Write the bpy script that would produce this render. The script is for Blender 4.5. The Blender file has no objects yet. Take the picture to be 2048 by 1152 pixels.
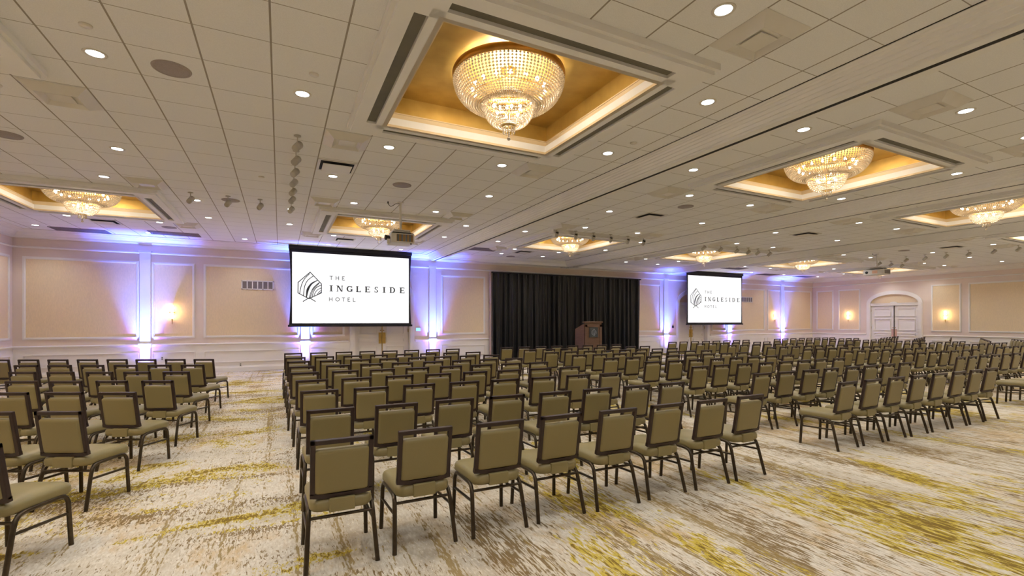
import bpy, bmesh, math, random
from mathutils import Vector, Matrix
random.seed(11)
PI = math.pi
S = bpy.context.scene
COL = S.collection
R = math.radians

# ------------------------------------------------------------------ measuring the photograph
F, CX, HY, A, H = 943.0, 1024.0, 642.0, R(26.2), 1.68
CA, SA = math.cos(A), math.sin(A)
def ray(x, y):
    r = (x - CX) / F; u = (HY - y) / F
    return (r * CA + SA, -r * SA + CA, u)
def on_z(x, y, z):
    d = ray(x, y); t = (z - H) / d[2]
    return d[0] * t, d[1] * t
def on_y(x, y, Y):
    d = ray(x, y); t = Y / d[1]
    return d[0] * t, H + d[2] * t
def pix(X, Y, Z):
    f = X * SA + Y * CA; r = X * CA - Y * SA
    return CX + F * r / f, HY - F * (Z - H) / f

# ------------------------------------------------------------------ room numbers (metres)
YB, XL, XR, YF = 18.2, -6.79, 29.95, -9.0
ZC = 4.275
CXS = [-3.77, 2.39, 8.53, 14.65, 20.75, 26.9]
CYS = [4.94, 13.03]
BEAMS = [(5.5, .38, .15), (11.65, .60, .28), (17.75, .42, .16)]

# ------------------------------------------------------------------ materials
def mat(name, col, rough=.5, metal=0., emit=None, es=0., spec=None, noise=None, bump=None):
    m = bpy.data.materials.new(name); m.use_nodes = True
    nt = m.node_tree; b = nt.nodes['Principled BSDF']
    b.inputs['Base Color'].default_value = (*col, 1)
    b.inputs['Roughness'].default_value = rough
    b.inputs['Metallic'].default_value = metal
    if spec is not None: b.inputs['Specular IOR Level'].default_value = spec
    if emit:
        b.inputs['Emission Color'].default_value = (*emit, 1)
        b.inputs['Emission Strength'].default_value = es
    if noise or bump:
        tc = nt.nodes.new('ShaderNodeTexCoord'); mp = nt.nodes.new('ShaderNodeMapping')
        nt.links.new(tc.outputs['Object'], mp.inputs['Vector'])
        sc = (noise or bump)[0]
        mp.inputs['Scale'].default_value = sc if isinstance(sc, tuple) else (sc,) * 3
        n = nt.nodes.new('ShaderNodeTexNoise'); n.inputs['Scale'].default_value = 1
        n.inputs['Detail'].default_value = 4
        nt.links.new(mp.outputs['Vector'], n.inputs['Vector'])
        if noise:
            r = nt.nodes.new('ShaderNodeValToRGB')
            k = noise[1]
            r.color_ramp.elements[0].position = .3; r.color_ramp.elements[1].position = .7
            r.color_ramp.elements[0].color = (*[c * (1 - k) for c in col], 1)
            r.color_ramp.elements[1].color = (*[min(1, c * (1 + k)) for c in col], 1)
            nt.links.new(n.outputs['Fac'], r.inputs['Fac'])
            nt.links.new(r.outputs['Color'], b.inputs['Base Color'])
        if bump:
            bp = nt.nodes.new('ShaderNodeBump'); bp.inputs['Strength'].default_value = bump[1]
            bp.inputs['Distance'].default_value = .01
            nt.links.new(n.outputs['Fac'], bp.inputs['Height'])
            nt.links.new(bp.outputs['Normal'], b.inputs['Normal'])
    return m

def lin(r, g, b):
    f = lambda c: (c / 255 / 12.92) if c / 255 <= .04045 else ((c / 255 + .055) / 1.055) ** 2.4
    return f(r), f(g), f(b)

M = {}
M['plaster'] = mat('ceiling_plaster', (.84, .82, .795), .7, noise=(1.5, .03))
M['trim'] = mat('cream_paint', (.85, .80, .74), .45, noise=(2, .02))
M['wall'] = mat('peach_wall', (.77, .64, .54), .7, noise=(1.2, .03))
M['panel'] = mat('beige_wallcovering', (.80, .63, .40), .8, noise=((60, 60, 14), .05))
M['door'] = mat('white_door_paint', (.86, .81, .76), .4, noise=(1.5, .02))
M['brass'] = mat('brass', (.58, .40, .13), .35, 1., noise=(8, .1))
M['copper'] = mat('pink_brass', (.70, .45, .32), .4, .6, noise=(8, .1))
M['bronze'] = mat('bronze_tube', (.075, .055, .034), .32, .75, noise=(30, .15))
M['frame'] = mat('dark_brown_back_frame', (.034, .016, .012), .45, 0., noise=(20, .15))
M['vinyl'] = mat('olive_vinyl', (.275, .220, .092), .40, 0., bump=(220, .12))
M['black'] = mat('black_plastic', (.012, .012, .012), .5, noise=(10, .1))
M['border'] = mat('screen_border', (.008, .006, .008), .7, noise=(5, .1))
M['text'] = mat('grey_print', (.040, .045, .043), .8, noise=(5, .02))
M['white'] = mat('white_plastic', (.72, .68, .62), .45, noise=(4, .03))
M['grille'] = mat('grey_grille', (.20, .165, .16), .7, noise=((90, 4, 4), .15))
M['speaker'] = mat('speaker_mesh', (.36, .31, .30), .8, noise=(160, .12))
M['slot'] = mat('slot_dark', (.17, .155, .12), .8, noise=(3, .15))
M['dark'] = mat('dark_gap', (.02, .017, .014), .8, noise=(3, .1))
M['wood'] = mat('lectern_wood', (.155, .082, .05), .45, noise=((3, 3, 30), .14))
M['plaque'] = mat('slate_plaque', (.05, .055, .055), .5, noise=(20, .1))
M['silver'] = mat('pale_print', (.62, .64, .66), .4, noise=(20, .02))
M['ring'] = mat('chandelier_gold', (.42, .23, .06), .38, .9, noise=(12, .12))
M['can'] = mat('spot_can', (.50, .46, .40), .5, noise=(12, .06))
M['blueled'] = mat('blue_touch_panel', (.2, .5, .8), .4, emit=(.25, .62, .95), es=.9)
M['down'] = mat('downlight_lens', (1, 1, 1), .5, emit=(.95, .98, 1.), es=9)
M['bulb'] = mat('candle_bulb', (1, .9, .7), .5, emit=(1., .80, .52), es=45)
M['bulb'].cycles.emission_sampling = 'NONE'; M['down'].cycles.emission_sampling = 'NONE'
M['tube'] = mat('sconce_glass', (1, .85, .6), .3, emit=(1., .70, .36), es=10)
M['rgb'] = mat('projector_grille', (.30, .17, .06), .5, noise=((34, .1, .1), .6))
M['stripe'] = mat('blue_fin', (.10, .16, .24), .5, noise=(5, .1))
M['lens'] = mat('led_lens', (.5, .6, 1), .2, emit=(.30, .38, 1.), es=6)
for k in ('tube', 'lens', 'blueled'): M[k].cycles.emission_sampling = 'NONE'
M['pole'] = mat('pink_beige_post', (.62, .46, .40), .5, noise=(4, .04))

def crystal():
    m = bpy.data.materials.new('crystal_beads'); m.use_nodes = True
    nt = m.node_tree; nt.nodes.clear()
    o = nt.nodes.new('ShaderNodeOutputMaterial')
    tr = nt.nodes.new('ShaderNodeBsdfTranslucent'); tr.inputs['Color'].default_value = (.80, .72, .61, 1)
    df = nt.nodes.new('ShaderNodeBsdfDiffuse'); df.inputs['Color'].default_value = (.09, .082, .07, 1)
    gl = nt.nodes.new('ShaderNodeBsdfGlossy'); gl.inputs['Roughness'].default_value = .12
    m1 = nt.nodes.new('ShaderNodeMixShader'); m1.inputs[0].default_value = .25
    m2 = nt.nodes.new('ShaderNodeMixShader'); m2.inputs[0].default_value = .10
    L = nt.links.new
    L(tr.outputs[0], m1.inputs[1]); L(df.outputs[0], m1.inputs[2])
    L(m1.outputs[0], m2.inputs[1]); L(gl.outputs[0], m2.inputs[2])
    L(m2.outputs[0], o.inputs[0])
    return m
M['crystal'] = crystal()
M['cove'] = mat('cove_cream', (.70, .55, .34), .5, noise=(2, .03))

def velvet():
    m = mat('black_velvet', (.0045, .0045, .005), .42, noise=(4, .25))
    b = m.node_tree.nodes['Principled BSDF']
    b.inputs['Sheen Weight'].default_value = .05
    b.inputs['Sheen Roughness'].default_value = .4
    return m
M['velvet'] = velvet()

def gold_leaf():
    m = mat('gold_leaf', (.52, .34, .085), .42, .55)
    nt = m.node_tree; b = nt.nodes['Principled BSDF']
    tc = nt.nodes.new('ShaderNodeTexCoord'); n = nt.nodes.new('ShaderNodeTexNoise')
    n.inputs['Scale'].default_value = 3; n.inputs['Detail'].default_value = 3
    r = nt.nodes.new('ShaderNodeValToRGB')
    r.color_ramp.elements[0].position = .3; r.color_ramp.elements[0].color = (.44, .28, .065, 1)
    r.color_ramp.elements[1].position = .7; r.color_ramp.elements[1].color = (.60, .40, .11, 1)
    nt.links.new(tc.outputs['Object'], n.inputs['Vector'])
    nt.links.new(n.outputs['Fac'], r.inputs['Fac']); nt.links.new(r.outputs['Color'], b.inputs['Base Color'])
    return m
M['gold'] = gold_leaf()

def ceiling_tiles():
    m = mat('ceiling_tiles', (.82, .77, .71), .85)
    nt = m.node_tree; b = nt.nodes['Principled BSDF']; N = nt.nodes.new; L = nt.links.new
    tc = N('ShaderNodeTexCoord'); sp = N('ShaderNodeSeparateXYZ'); L(tc.outputs['Object'], sp.inputs[0])
    def line(axis, off, pitch, w):
        a = N('ShaderNodeMath'); a.operation = 'ADD'; a.inputs[1].default_value = -off + pitch * 100; L(sp.outputs[axis], a.inputs[0])
        d = N('ShaderNodeMath'); d.operation = 'MODULO'; d.inputs[1].default_value = pitch; L(a.outputs[0], d.inputs[0])
        s = N('ShaderNodeMath'); s.operation = 'SUBTRACT'; s.inputs[1].default_value = pitch / 2; L(d.outputs[0], s.inputs[0])
        ab = N('ShaderNodeMath'); ab.operation = 'ABSOLUTE'; L(s.outputs[0], ab.inputs[0])
        g = N('ShaderNodeMath'); g.operation = 'GREATER_THAN'; g.inputs[1].default_value = pitch / 2 - w; L(ab.outputs[0], g.inputs[0])
        return g
    gx = line('X', -.076, .6175, .0085); gy = line('Y', 3.06, .6235, .0045)
    mx = N('ShaderNodeMath'); mx.operation = 'MAXIMUM'; L(gx.outputs[0], mx.inputs[0]); L(gy.outputs[0], mx.inputs[1])
    n = N('ShaderNodeTexNoise'); n.inputs['Scale'].default_value = 130; n.inputs['Detail'].default_value = 3
    L(tc.outputs['Object'], n.inputs['Vector'])
    r = N('ShaderNodeValToRGB')
    r.color_ramp.elements[0].position = .35; r.color_ramp.elements[0].color = (.81, .80, .795, 1)
    r.color_ramp.elements[1].position = .65; r.color_ramp.elements[1].color = (.87, .86, .855, 1)
    L(n.outputs['Fac'], r.inputs['Fac'])
    mix = N('ShaderNodeMix'); mix.data_type = 'RGBA'
    L(mx.outputs[0], mix.inputs['Factor']); L(r.outputs['Color'], mix.inputs[6]); mix.inputs[7].default_value = (.36, .315, .265, 1)
    L(mix.outputs[2], b.inputs['Base Color'])
    bp = N('ShaderNodeBump'); bp.invert = True; bp.inputs['Strength'].default_value = .6; bp.inputs['Distance'].default_value = .01
    L(mx.outputs[0], bp.inputs['Height']); L(bp.outputs['Normal'], b.inputs['Normal'])
    return m
M['tiles'] = ceiling_tiles()

def carpet():
    m = mat('patterned_carpet', (.5, .4, .3), .95, spec=.1)
    nt = m.node_tree; b = nt.nodes['Principled BSDF']; N = nt.nodes.new; L = nt.links.new
    tc = N('ShaderNodeTexCoord')
    def noise(sx, sy, detail=4, rough=.55, dist=0., off=0.):
        mp = N('ShaderNodeMapping'); mp.inputs['Scale'].default_value = (sx, sy, 1); mp.inputs['Location'].default_value = (off, off * 1.7, off)
        L(tc.outputs['Object'], mp.inputs['Vector'])
        n = N('ShaderNodeTexNoise'); n.inputs['Scale'].default_value = 1; n.inputs['Detail'].default_value = detail
        n.inputs['Roughness'].default_value = rough; n.inputs['Distortion'].default_value = dist
        L(mp.outputs['Vector'], n.inputs['Vector']); return n.outputs['Fac']
    def ramp(fac, *els, const=False):
        r = N('ShaderNodeValToRGB'); cr = r.color_ramp
        if const: cr.interpolation = 'CONSTANT'
        while len(cr.elements) < len(els): cr.elements.new(.5)
        for e, (p, c) in zip(cr.elements, els):
            e.position = p; e.color = (*c, 1) if len(c) == 3 else c
        L(fac, r.inputs['Fac']); return r.outputs['Color']
    def mth(op, a, c):
        x = N('ShaderNodeMath'); x.operation = op
        for i, v in enumerate((a, c)):
            if isinstance(v, (int, float)): x.inputs[i].default_value = v
            else: L(v, x.inputs[i])
        return x.outputs[0]
    def mix(f, a, c):
        x = N('ShaderNodeMix'); x.data_type = 'RGBA'; L(f, x.inputs['Factor'])
        for i, v in ((6, a), (7, c)):
            if isinstance(v, tuple): x.inputs[i].default_value = (*v, 1)
            else: L(v, x.inputs[i])
        return x.outputs[2]
    BASE = [(.36, lin(184, 170, 150)), (.45, lin(208, 196, 174)), (.52, lin(222, 212, 194)), (.60, lin(206, 178, 136))]
    col = ramp(mth('ADD', mth('MULTIPLY', noise(.9, .5, 4, .6, .4), .72), mth('MULTIPLY', noise(14, 6, 4, .6, .3, 41), .28)), *BASE)
    fib = noise(55, 14, 3, .65, .3, 9)
    col = mix(mth('MULTIPLY', ramp(fib, (.42, (0, 0, 0)), (.62, (1, 1, 1))), .55), col, lin(190, 172, 142))
    # faint pale flecks
    col = mix(mth('MULTIPLY', ramp(noise(60, 18, 3, .65, .3, 31), (.55, (0, 0, 0)), (.66, (1, 1, 1))), .6), col, lin(232, 222, 202))
    # brown flecks, gathered in streaks along the room
    sp = N('ShaderNodeSeparateXYZ'); L(tc.outputs['Object'], sp.inputs[0])
    mr = N('ShaderNodeMapRange'); mr.inputs['From Min'].default_value = .6; mr.inputs['From Max'].default_value = 2.6
    L(mth('ADD', sp.outputs['X'], mth('MULTIPLY', noise(.8, .8, 3, .5, 0., 77), 1.5)), mr.inputs['Value'])
    side = mr.outputs['Result']
    def fmix(a, c):
        x = N('ShaderNodeMix'); x.data_type = 'FLOAT'; L(side, x.inputs['Factor']); L(a, x.inputs[2]); L(c, x.inputs[3]); return x.outputs[0]
    m1 = fmix(noise(.45, 1.5, 5, .62, .8, 3), noise(1.3, .34, 5, .62, .6, 3))
    f1 = fmix(noise(52, 15, 5, .66, .8, 5), noise(58, 6, 5, .66, .5, 5))
    thr = mth('ADD', mth('MULTIPLY', f1, .62), mth('MULTIPLY', m1, .52))
    col = mix(ramp(thr, (.608, (0, 0, 0)), (.624, (.9, .9, .9))), col, lin(124, 97, 54))
    # long thin lines
    ln = noise(9, .16, 5, .6, .25, 17)
    f2 = noise(55, 9, 4, .6, 0., 6)
    col = mix(ramp(mth('ADD', mth('MULTIPLY', ln, .62), mth('MULTIPLY', f2, .46)), (.60, (0, 0, 0)), (.625, (.85, .85, .85))), col, lin(150, 124, 72))
    # mustard patches
    m2 = fmix(noise(.40, 1.3, 4, .6, 1., 23), noise(1.0, .30, 4, .6, .8, 23))
    f3 = fmix(noise(30, 14, 5, .66, .8, 29), noise(26, 5.5, 5, .66, .6, 29))
    th3 = mth('ADD', mth('MULTIPLY', f3, .42), mth('MULTIPLY', m2, .78))
    col = mix(ramp(th3, (.662, (0, 0, 0)), (.676, (.92, .92, .92))), col, lin(202, 176, 66))
    col = mix(ramp(mth('SUBTRACT', th3, mth('MULTIPLY', f1, .25)), (.575, (0, 0, 0)), (.59, (.9, .9, .9))), col, lin(122, 95, 44))
    L(col, b.inputs['Base Color'])
    bp = N('ShaderNodeBump'); bp.inputs['Strength'].default_value = .25; bp.inputs['Distance'].default_value = .004
    L(noise(300, 300, 2), bp.inputs['Height']); L(bp.outputs['Normal'], b.inputs['Normal'])
    return m
M['carpet'] = carpet()

# ------------------------------------------------------------------ mesh collector
class MB:
    def __init__(s): s.v = []; s.f = []; s.sm = []
    def add(s, vs, fs, smooth=False, T=None):
        o = len(s.v)
        for p in vs:
            p = Vector(p)
            s.v.append(T @ p if T else p)
        for f in fs: s.f.append([i + o for i in f]); s.sm.append(smooth)
        return s
    def box(s, x0, x1, y0, y1, z0, z1, T=None, bev=0.):
        x0, x1 = sorted((x0, x1)); y0, y1 = sorted((y0, y1)); z0, z1 = sorted((z0, z1))
        if bev > 0:
            bm = bmesh.new(); bmesh.ops.create_cube(bm, size=1)
            for v in bm.verts:
                v.co = Vector(((x0 + x1) / 2 + v.co.x * (x1 - x0), (y0 + y1) / 2 + v.co.y * (y1 - y0), (z0 + z1) / 2 + v.co.z * (z1 - z0)))
            bmesh.ops.bevel(bm, geom=list(bm.edges), offset=min(bev, .45 * min(x1 - x0, y1 - y0, z1 - z0)), segments=2, profile=.5, affect='EDGES')
            bm.verts.index_update()
            s.add([v.co.copy() for v in bm.verts], [[v.index for v in f.verts] for f in bm.faces], False, T); bm.free()
            return s
        vs = [(x, y, z) for z in (z0, z1) for y in (y0, y1) for x in (x0, x1)]
        return s.add(vs, [(0, 2, 3, 1), (4, 5, 7, 6), (0, 1, 5, 4), (2, 6, 7, 3), (0, 4, 6, 2), (1, 3, 7, 5)], False, T)
    def tube(s, path, r, n=8, T=None, caps=True, sx=1.):
        path = [Vector(p) for p in path]; rings = []
        up = Vector((0, 0, 1))
        for i, p in enumerate(path):
            d = (path[min(i + 1, len(path) - 1)] - path[max(i - 1, 0)]).normalized()
            a = d.cross(up)
            if a.length < 1e-3: a = Vector((1, 0, 0))
            a.normalize(); b = d.cross(a).normalized()
            rr = r[i] if isinstance(r, (list, tuple)) else r
            rings.append([p + (a * math.cos(2 * PI * k / n) * sx + b * math.sin(2 * PI * k / n)) * rr for k in range(n)])
        vs = [v for g in rings for v in g]; fs = []
        for i in range(len(path) - 1):
            for k in range(n):
                fs.append((i * n + k, i * n + (k + 1) % n, (i + 1) * n + (k + 1) % n, (i + 1) * n + k))
        s.add(vs, fs, True, T)
        if caps:
            s.add(rings[0], [tuple(range(n))[::-1]], False, T); s.add(rings[-1], [tuple(range(n))], False, T)
        return s
    def lathe(s, prof, n=32, T=None, smooth=True):
        vs = []; fs = []; m = len(prof)
        for k in range(n):
            a = 2 * PI * k / n
            for r, z in prof: vs.append((r * math.cos(a), r * math.sin(a), z))
        for k in range(n):
            for j in range(m - 1):
                a, b = k * m + j, ((k + 1) % n) * m + j
                fs.append((a, b, b + 1, a + 1))
        return s.add(vs, fs, smooth, T)
    def prism(s, poly, axis, lo, hi, T=None):
        """poly: 2D points; axis 'x': (y,z) points swept along x; 'y': (x,z); 'z': (x,y)"""
        n = len(poly)
        mk = {'x': lambda p, t: (t, p[0], p[1]), 'y': lambda p, t: (p[0], t, p[1]), 'z': lambda p, t: (p[0], p[1], t)}[axis]
        vs = [mk(p, lo) for p in poly] + [mk(p, hi) for p in poly]
        fs = [(i, (i + 1) % n, n + (i + 1) % n, n + i) for i in range(n)] + [tuple(range(n))[::-1], tuple(range(n, 2 * n))]
        return s.add(vs, fs, False, T)
    def ball(s, c, r, sub=1, T=None, sz=1.):
        bm = bmesh.new(); bmesh.ops.create_icosphere(bm, subdivisions=sub, radius=r); bm.verts.index_update()
        s.add([(v.co.x + c[0], v.co.y + c[1], v.co.z * sz + c[2]) for v in bm.verts], [[v.index for v in f.verts] for f in bm.faces], True, T); bm.free()
        return s
    def pillow(s, outline, levels, T=None):
        """outline: closed list of (u,v); levels: (w, inset) from bottom to top; u,v,w mapped by T"""
        n = len(outline)
        cu = sum(p[0] for p in outline) / n; cv = sum(p[1] for p in outline) / n
        hu = max(abs(p[0] - cu) for p in outline); hv = max(abs(p[1] - cv) for p in outline)
        vs = []
        for w, ins in levels:
            for u, v in outline:
                vs.append((cu + (u - cu) * (1 - ins / hu), cv + (v - cv) * (1 - ins / hv), w))
        fs = []
        for j in range(len(levels) - 1):
            for k in range(n):
                fs.append((j * n + k, j * n + (k + 1) % n, (j + 1) * n + (k + 1) % n, (j + 1) * n + k))
        m = len(levels)
        vs.append((cu, cv, levels[0][0])); vs.append((cu, cv, levels[-1][0]))
        for k in range(n):
            fs.append((n * m, (k + 1) % n, k)); fs.append((n * m + 1, (m - 1) * n + k, (m - 1) * n + (k + 1) % n))
        return s.add(vs, fs, True, T)
    def build(s, name, m, parent=None, loc=None, rz=0.):
        me = bpy.data.meshes.new(name)
        me.from_pydata([tuple(v) for v in s.v], [], s.f); me.validate()
        for p, k in zip(me.polygons, s.sm): p.use_smooth = k
        bm = bmesh.new(); bm.from_mesh(me); bmesh.ops.recalc_face_normals(bm, faces=bm.faces); bm.to_mesh(me); bm.free()
        me.materials.append(M[m] if isinstance(m, str) else m)
        o = bpy.data.objects.new(name, me); COL.objects.link(o)
        if parent: o.parent = parent
        if loc: o.location = loc
        o.rotation_euler.z = rz
        return o

def tag(o, label=None, cat=None, group=None, kind=None):
    if label: o['label'] = label
    if cat: o['category'] = cat
    if group: o['group'] = group
    if kind: o['kind'] = kind
    return o
def thing(name, label, cat, loc=(0, 0, 0), rz=0., group=None):
    o = bpy.data.objects.new(name, None); COL.objects.link(o); o.empty_display_size = .1
    o.location = loc; o.rotation_euler.z = rz
    return tag(o, label, cat, group)
def struct(name, mb, m, parent=None, label=None, cat=None):
    o = mb.build(name, m, parent)
    if not parent: tag(o, label, cat, None, 'structure')
    return o
KIDS = {}
def kids(root):
    if root.name not in KIDS: KIDS[root.name] = [(c, list(c.children)) for c in root.children]
    return KIDS[root.name]
def dup(root, loc, rz=0., label=None, group=None):
    r = root.copy(); COL.objects.link(r); r.location = loc; r.rotation_euler.z = rz
    if label: r['label'] = label
    if group: r['group'] = group
    for c, gs in kids(root):
        d = c.copy(); COL.objects.link(d); d.parent = r
        for g in gs:
            e = g.copy(); COL.objects.link(e); e.parent = d
    return r
def rrect(x0, x1, y0, y1, r, n=6, taper=0.):
    pts = []
    for (cx, cy, a0) in ((x1 - r, y1 - r, 0), (x0 + r, y1 - r, 90), (x0 + r, y0 + r, 180), (x1 - r, y0 + r, 270)):
        for i in range(n + 1):
            a = R(a0 + 90 * i / n); pts.append((cx + r * math.cos(a), cy + r * math.sin(a)))
    if taper:
        pts = [(x * (1 - taper * (y1 - y) / (y1 - y0)), y) for x, y in pts]
    return pts
ORD = ['first', 'second', 'third', 'fourth', 'fifth', 'sixth', 'seventh', 'eighth', 'ninth', 'tenth', 'eleventh', 'twelfth']

# ------------------------------------------------------------------ floor, walls
b = MB(); b.add([(XL - .2, YF, 0), (XR + .2, YF, 0), (XR + .2, YB + .5, 0), (XL - .2, YB + .5, 0)], [(0, 1, 2, 3)])
struct('floor', b, 'carpet', label='cream, brown and mustard streaked patterned ballroom carpet', cat='carpet')

D1, D2 = (2.4, 4.6), (18.56, 20.76)          # doors in the back wall
D3 = (12.65, 15.05)                          # door in the right wall
DZ = 3.36
b = MB(); t = .35
for x0, x1 in ((XL - .3, D1[0]), (D1[1], D2[0]), (D2[1], XR + .3)): b.box(x0, x1, YB, YB + t, 0, 4.6)
for d in (D1, D2): b.box(d[0], d[1], YB, YB + t, DZ, 4.6)
struct('wall_back', b, 'wall', label='pale peach panelled wall behind the screens and curtain', cat='wall')
b = MB()
for y0, y1 in ((YF, D3[0]), (D3[1], YB)): b.box(XR, XR + t, y0, y1, 0, 4.6)
b.box(XR, XR + t, D3[0], D3[1], DZ, 4.6)
struct('wall_right', b, 'wall', label='pale peach wall with the arched white double door', cat='wall')
b = MB().box(XL - t, XL, YF, YB, 0, 4.6); struct('wall_left', b, 'wall', label='pale peach wall at the edge beside the corner', cat='wall')
b = MB().box(XL - t, XR + t, YF - t, YF, 0, 4.6); struct('wall_front', b, 'wall', label='pale peach wall behind the camera', cat='wall')

# trims that run along the walls
CROWN = [(0, 4.05), (.03, 4.05), (.035, 4.075), (.06, 4.085), (.075, 4.13), (.16, 4.205), (.25, 4.23), (.27, 4.25), (.36, 4.255), (.36, ZC + .02), (0, ZC + .02)]
def run(prof, name, m='trim'):
    """a profile of (distance from the wall, z) along the three walls in view, one object per wall"""
    n = {'back': [(YB - d, z) for d, z in prof], 'left': [(XL + d, z) for d, z in prof], 'right': [(XR - d, z) for d, z in prof]}
    return n
tn = [0]
def trim(mb, m='trim', label=None, cat='trim'):
    tn[0] += 1
    return struct('trim_%d' % tn[0], mb, m, label=label, cat=cat)
for prof, lab, skip in ((CROWN, 'stepped cream crown moulding', False),
                        ([(0, 3.765), (.02, 3.77), (.035, 3.795), (.02, 3.82), (0, 3.825)], 'thin cream picture rail', False),
                        ([(0, .875), (.02, .88), (.03, .905), (.05, .915), (.055, .94), (.03, .955), (0, .96)], 'cream chair rail moulding', True)):
    n = run(prof, lab)
    bb = MB()
    spans = [(XL, XR)] if not skip else [(XL, D1[0] - .14), (D1[1] + .14, D2[0] - .14), (D2[1] + .14, XR)]
    for x0, x1 in spans: bb.prism(n['back'], 'x', x0, x1)
    trim(bb, label=lab + ' along the wall behind the screens', cat='moulding')
    trim(MB().prism(n['left'], 'y', YF, YB), label=lab + ' on the short wall beside the golden corner coffer', cat='moulding')
    bb = MB()
    spans = [(YF, YB)] if not skip else [(YF, D3[0] - .14), (D3[1] + .14, YB)]
    for y0, y1 in spans: bb.prism(n['right'], 'y', y0, y1)
    trim(bb, label=lab + ' along the wall with the arched door', cat='moulding')
bp = [(0, 0), (.028, 0), (.028, .13), (.018, .15), (.012, .18), (0, .185)]
bb = MB()
for x0, x1 in [(XL, D1[0] - .14), (D1[1] + .14, D2[0] - .14), (D2[1] + .14, XR)]: bb.prism([(YB - d, z) for d, z in bp], 'x', x0, x1)
struct('baseboard_back', bb, 'trim', label='cream baseboard under the screens', cat='baseboard')
struct('baseboard_left', MB().prism([(XL + d, z) for d, z in bp], 'y', YF, YB), 'trim', label='cream baseboard on the short wall', cat='baseboard')
bb = MB()
for y0, y1 in [(YF, D3[0] - .14), (D3[1] + .14, YB)]: bb.prism([(XR - d, z) for d, z in bp], 'y', y0, y1)
struct('baseboard_right', bb, 'trim', label='cream baseboard beside the arched door', cat='baseboard')

# cream wainscot boarding under the chair rail
b = MB()
for x0, x1 in [(XL, D1[0] - .1), (D1[1] + .1, D2[0] - .1), (D2[1] + .1, XR)]: b.box(x0, x1, YB - .006, YB, 0, .9)
trim(b, label='cream wainscot boarding along the screen wall', cat='wainscot')
b = MB()
for y0, y1 in [(YF, D3[0] - .1), (D3[1] + .1, YB)]: b.box(XR - .006, XR, y0, y1, 0, .9)
trim(b, label='cream wainscot boarding along the arched-door wall', cat='wainscot')
trim(MB().box(XL, XL + .006, YF, YB, 0, .9), label='cream wainscot boarding on the short wall', cat='wainscot')
# framed wall panels: local u along the wall, z up, n out of the wall
def wall_T(side):
    if side == 'back': return Matrix(((1, 0, 0, 0), (0, 0, -1, YB), (0, 1, 0, 0), (0, 0, 0, 1)))       # (u,z,n)->(u, YB-n, z)
    if side == 'right': return Matrix(((0, 0, -1, XR), (1, 0, 0, 0), (0, 1, 0, 0), (0, 0, 0, 1)))
    return Matrix(((0, 0, 1, XL), (1, 0, 0, 0), (0, 1, 0, 0), (0, 0, 0, 1)))
def frame_mb(u0, u1, z0, z1, w, T, dk=1.):
    b = MB()
    for k, (i, d) in enumerate(((0, .016), (w * .35, .036), (w * .7, .02))):
        a = i; c = i + w * (.36 if k < 2 else .3)
        for (p, q, r_, s_) in ((u0 + a, u1 - a, z0 + a, z0 + c), (u0 + a, u1 - a, z1 - c, z1 - a), (u0 + a, u0 + c, z0 + c, z1 - c), (u1 - c, u1 - a, z0 + c, z1 - c)):
            b.box(p, q, r_, s_, 0, d * dk, T)
    return b
def wall_panel(side, u0, u1, label):
    T = wall_T(side); tn[0] += 1
    o = struct('trim_%d' % tn[0], frame_mb(u0, u1, 1.13, 3.53, .075, T), 'trim', label=label, cat='wall panel')
    b = MB().box(u0 + .07, u1 - .07, 1.2, 3.46, 0, .006, T)
    f = b.build('fabric_panel', 'panel', o); f['label'] = 'beige woven wallcovering'
    frame_mb(u0, u1, .30, .71, .045, T).build('wainscot_moulding', 'trim', o)
BP = [(-6.58, -3.91, 'wide framed beige wall panel in the corner beyond the slanted chairs'),
      (-3.60, -2.46, 'narrow framed beige wall panel holding the lone sconce by the big screen'),
      (-2.23, .62, 'framed beige wall panel with the white six-slot wall vent'),
      (.98, 2.13, 'framed beige wall panel mostly hidden by the larger screen'),
      (5.79, 7.70, 'framed beige wall panel between larger screen and black curtain'),
      (15.46, 17.37, 'framed beige wall panel between black curtain and smaller screen'),
      (21.03, 22.18, 'framed beige wall panel behind the smaller screen'),
      (22.54, 25.39, 'framed beige wall panel with the vent beside the smaller screen'),
      (25.63, 26.80, 'narrow framed beige panel with sconce beyond the smaller screen'),
      (27.12, 29.80, 'framed beige wall panel filling the far room corner')]
for u0, u1, l in BP: wall_panel('back', u0, u1, l)
for u0, u1, l in ((16.95, 17.95, 'narrow framed panel on the arched-door wall touching the far corner'),
                  (15.48, 16.67, 'framed panel with sconce between far corner and arched door'),
                  (11.0, 12.2, 'framed panel with sconce on the camera side of the arched door'),
                  (7.6, 10.74, 'widest framed beige panel on the arched-door wall')):
    wall_panel('right', u0, u1, l)
wall_panel('left', 15.0, 18.01, 'framed beige panel cut off by the picture edge')

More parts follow.
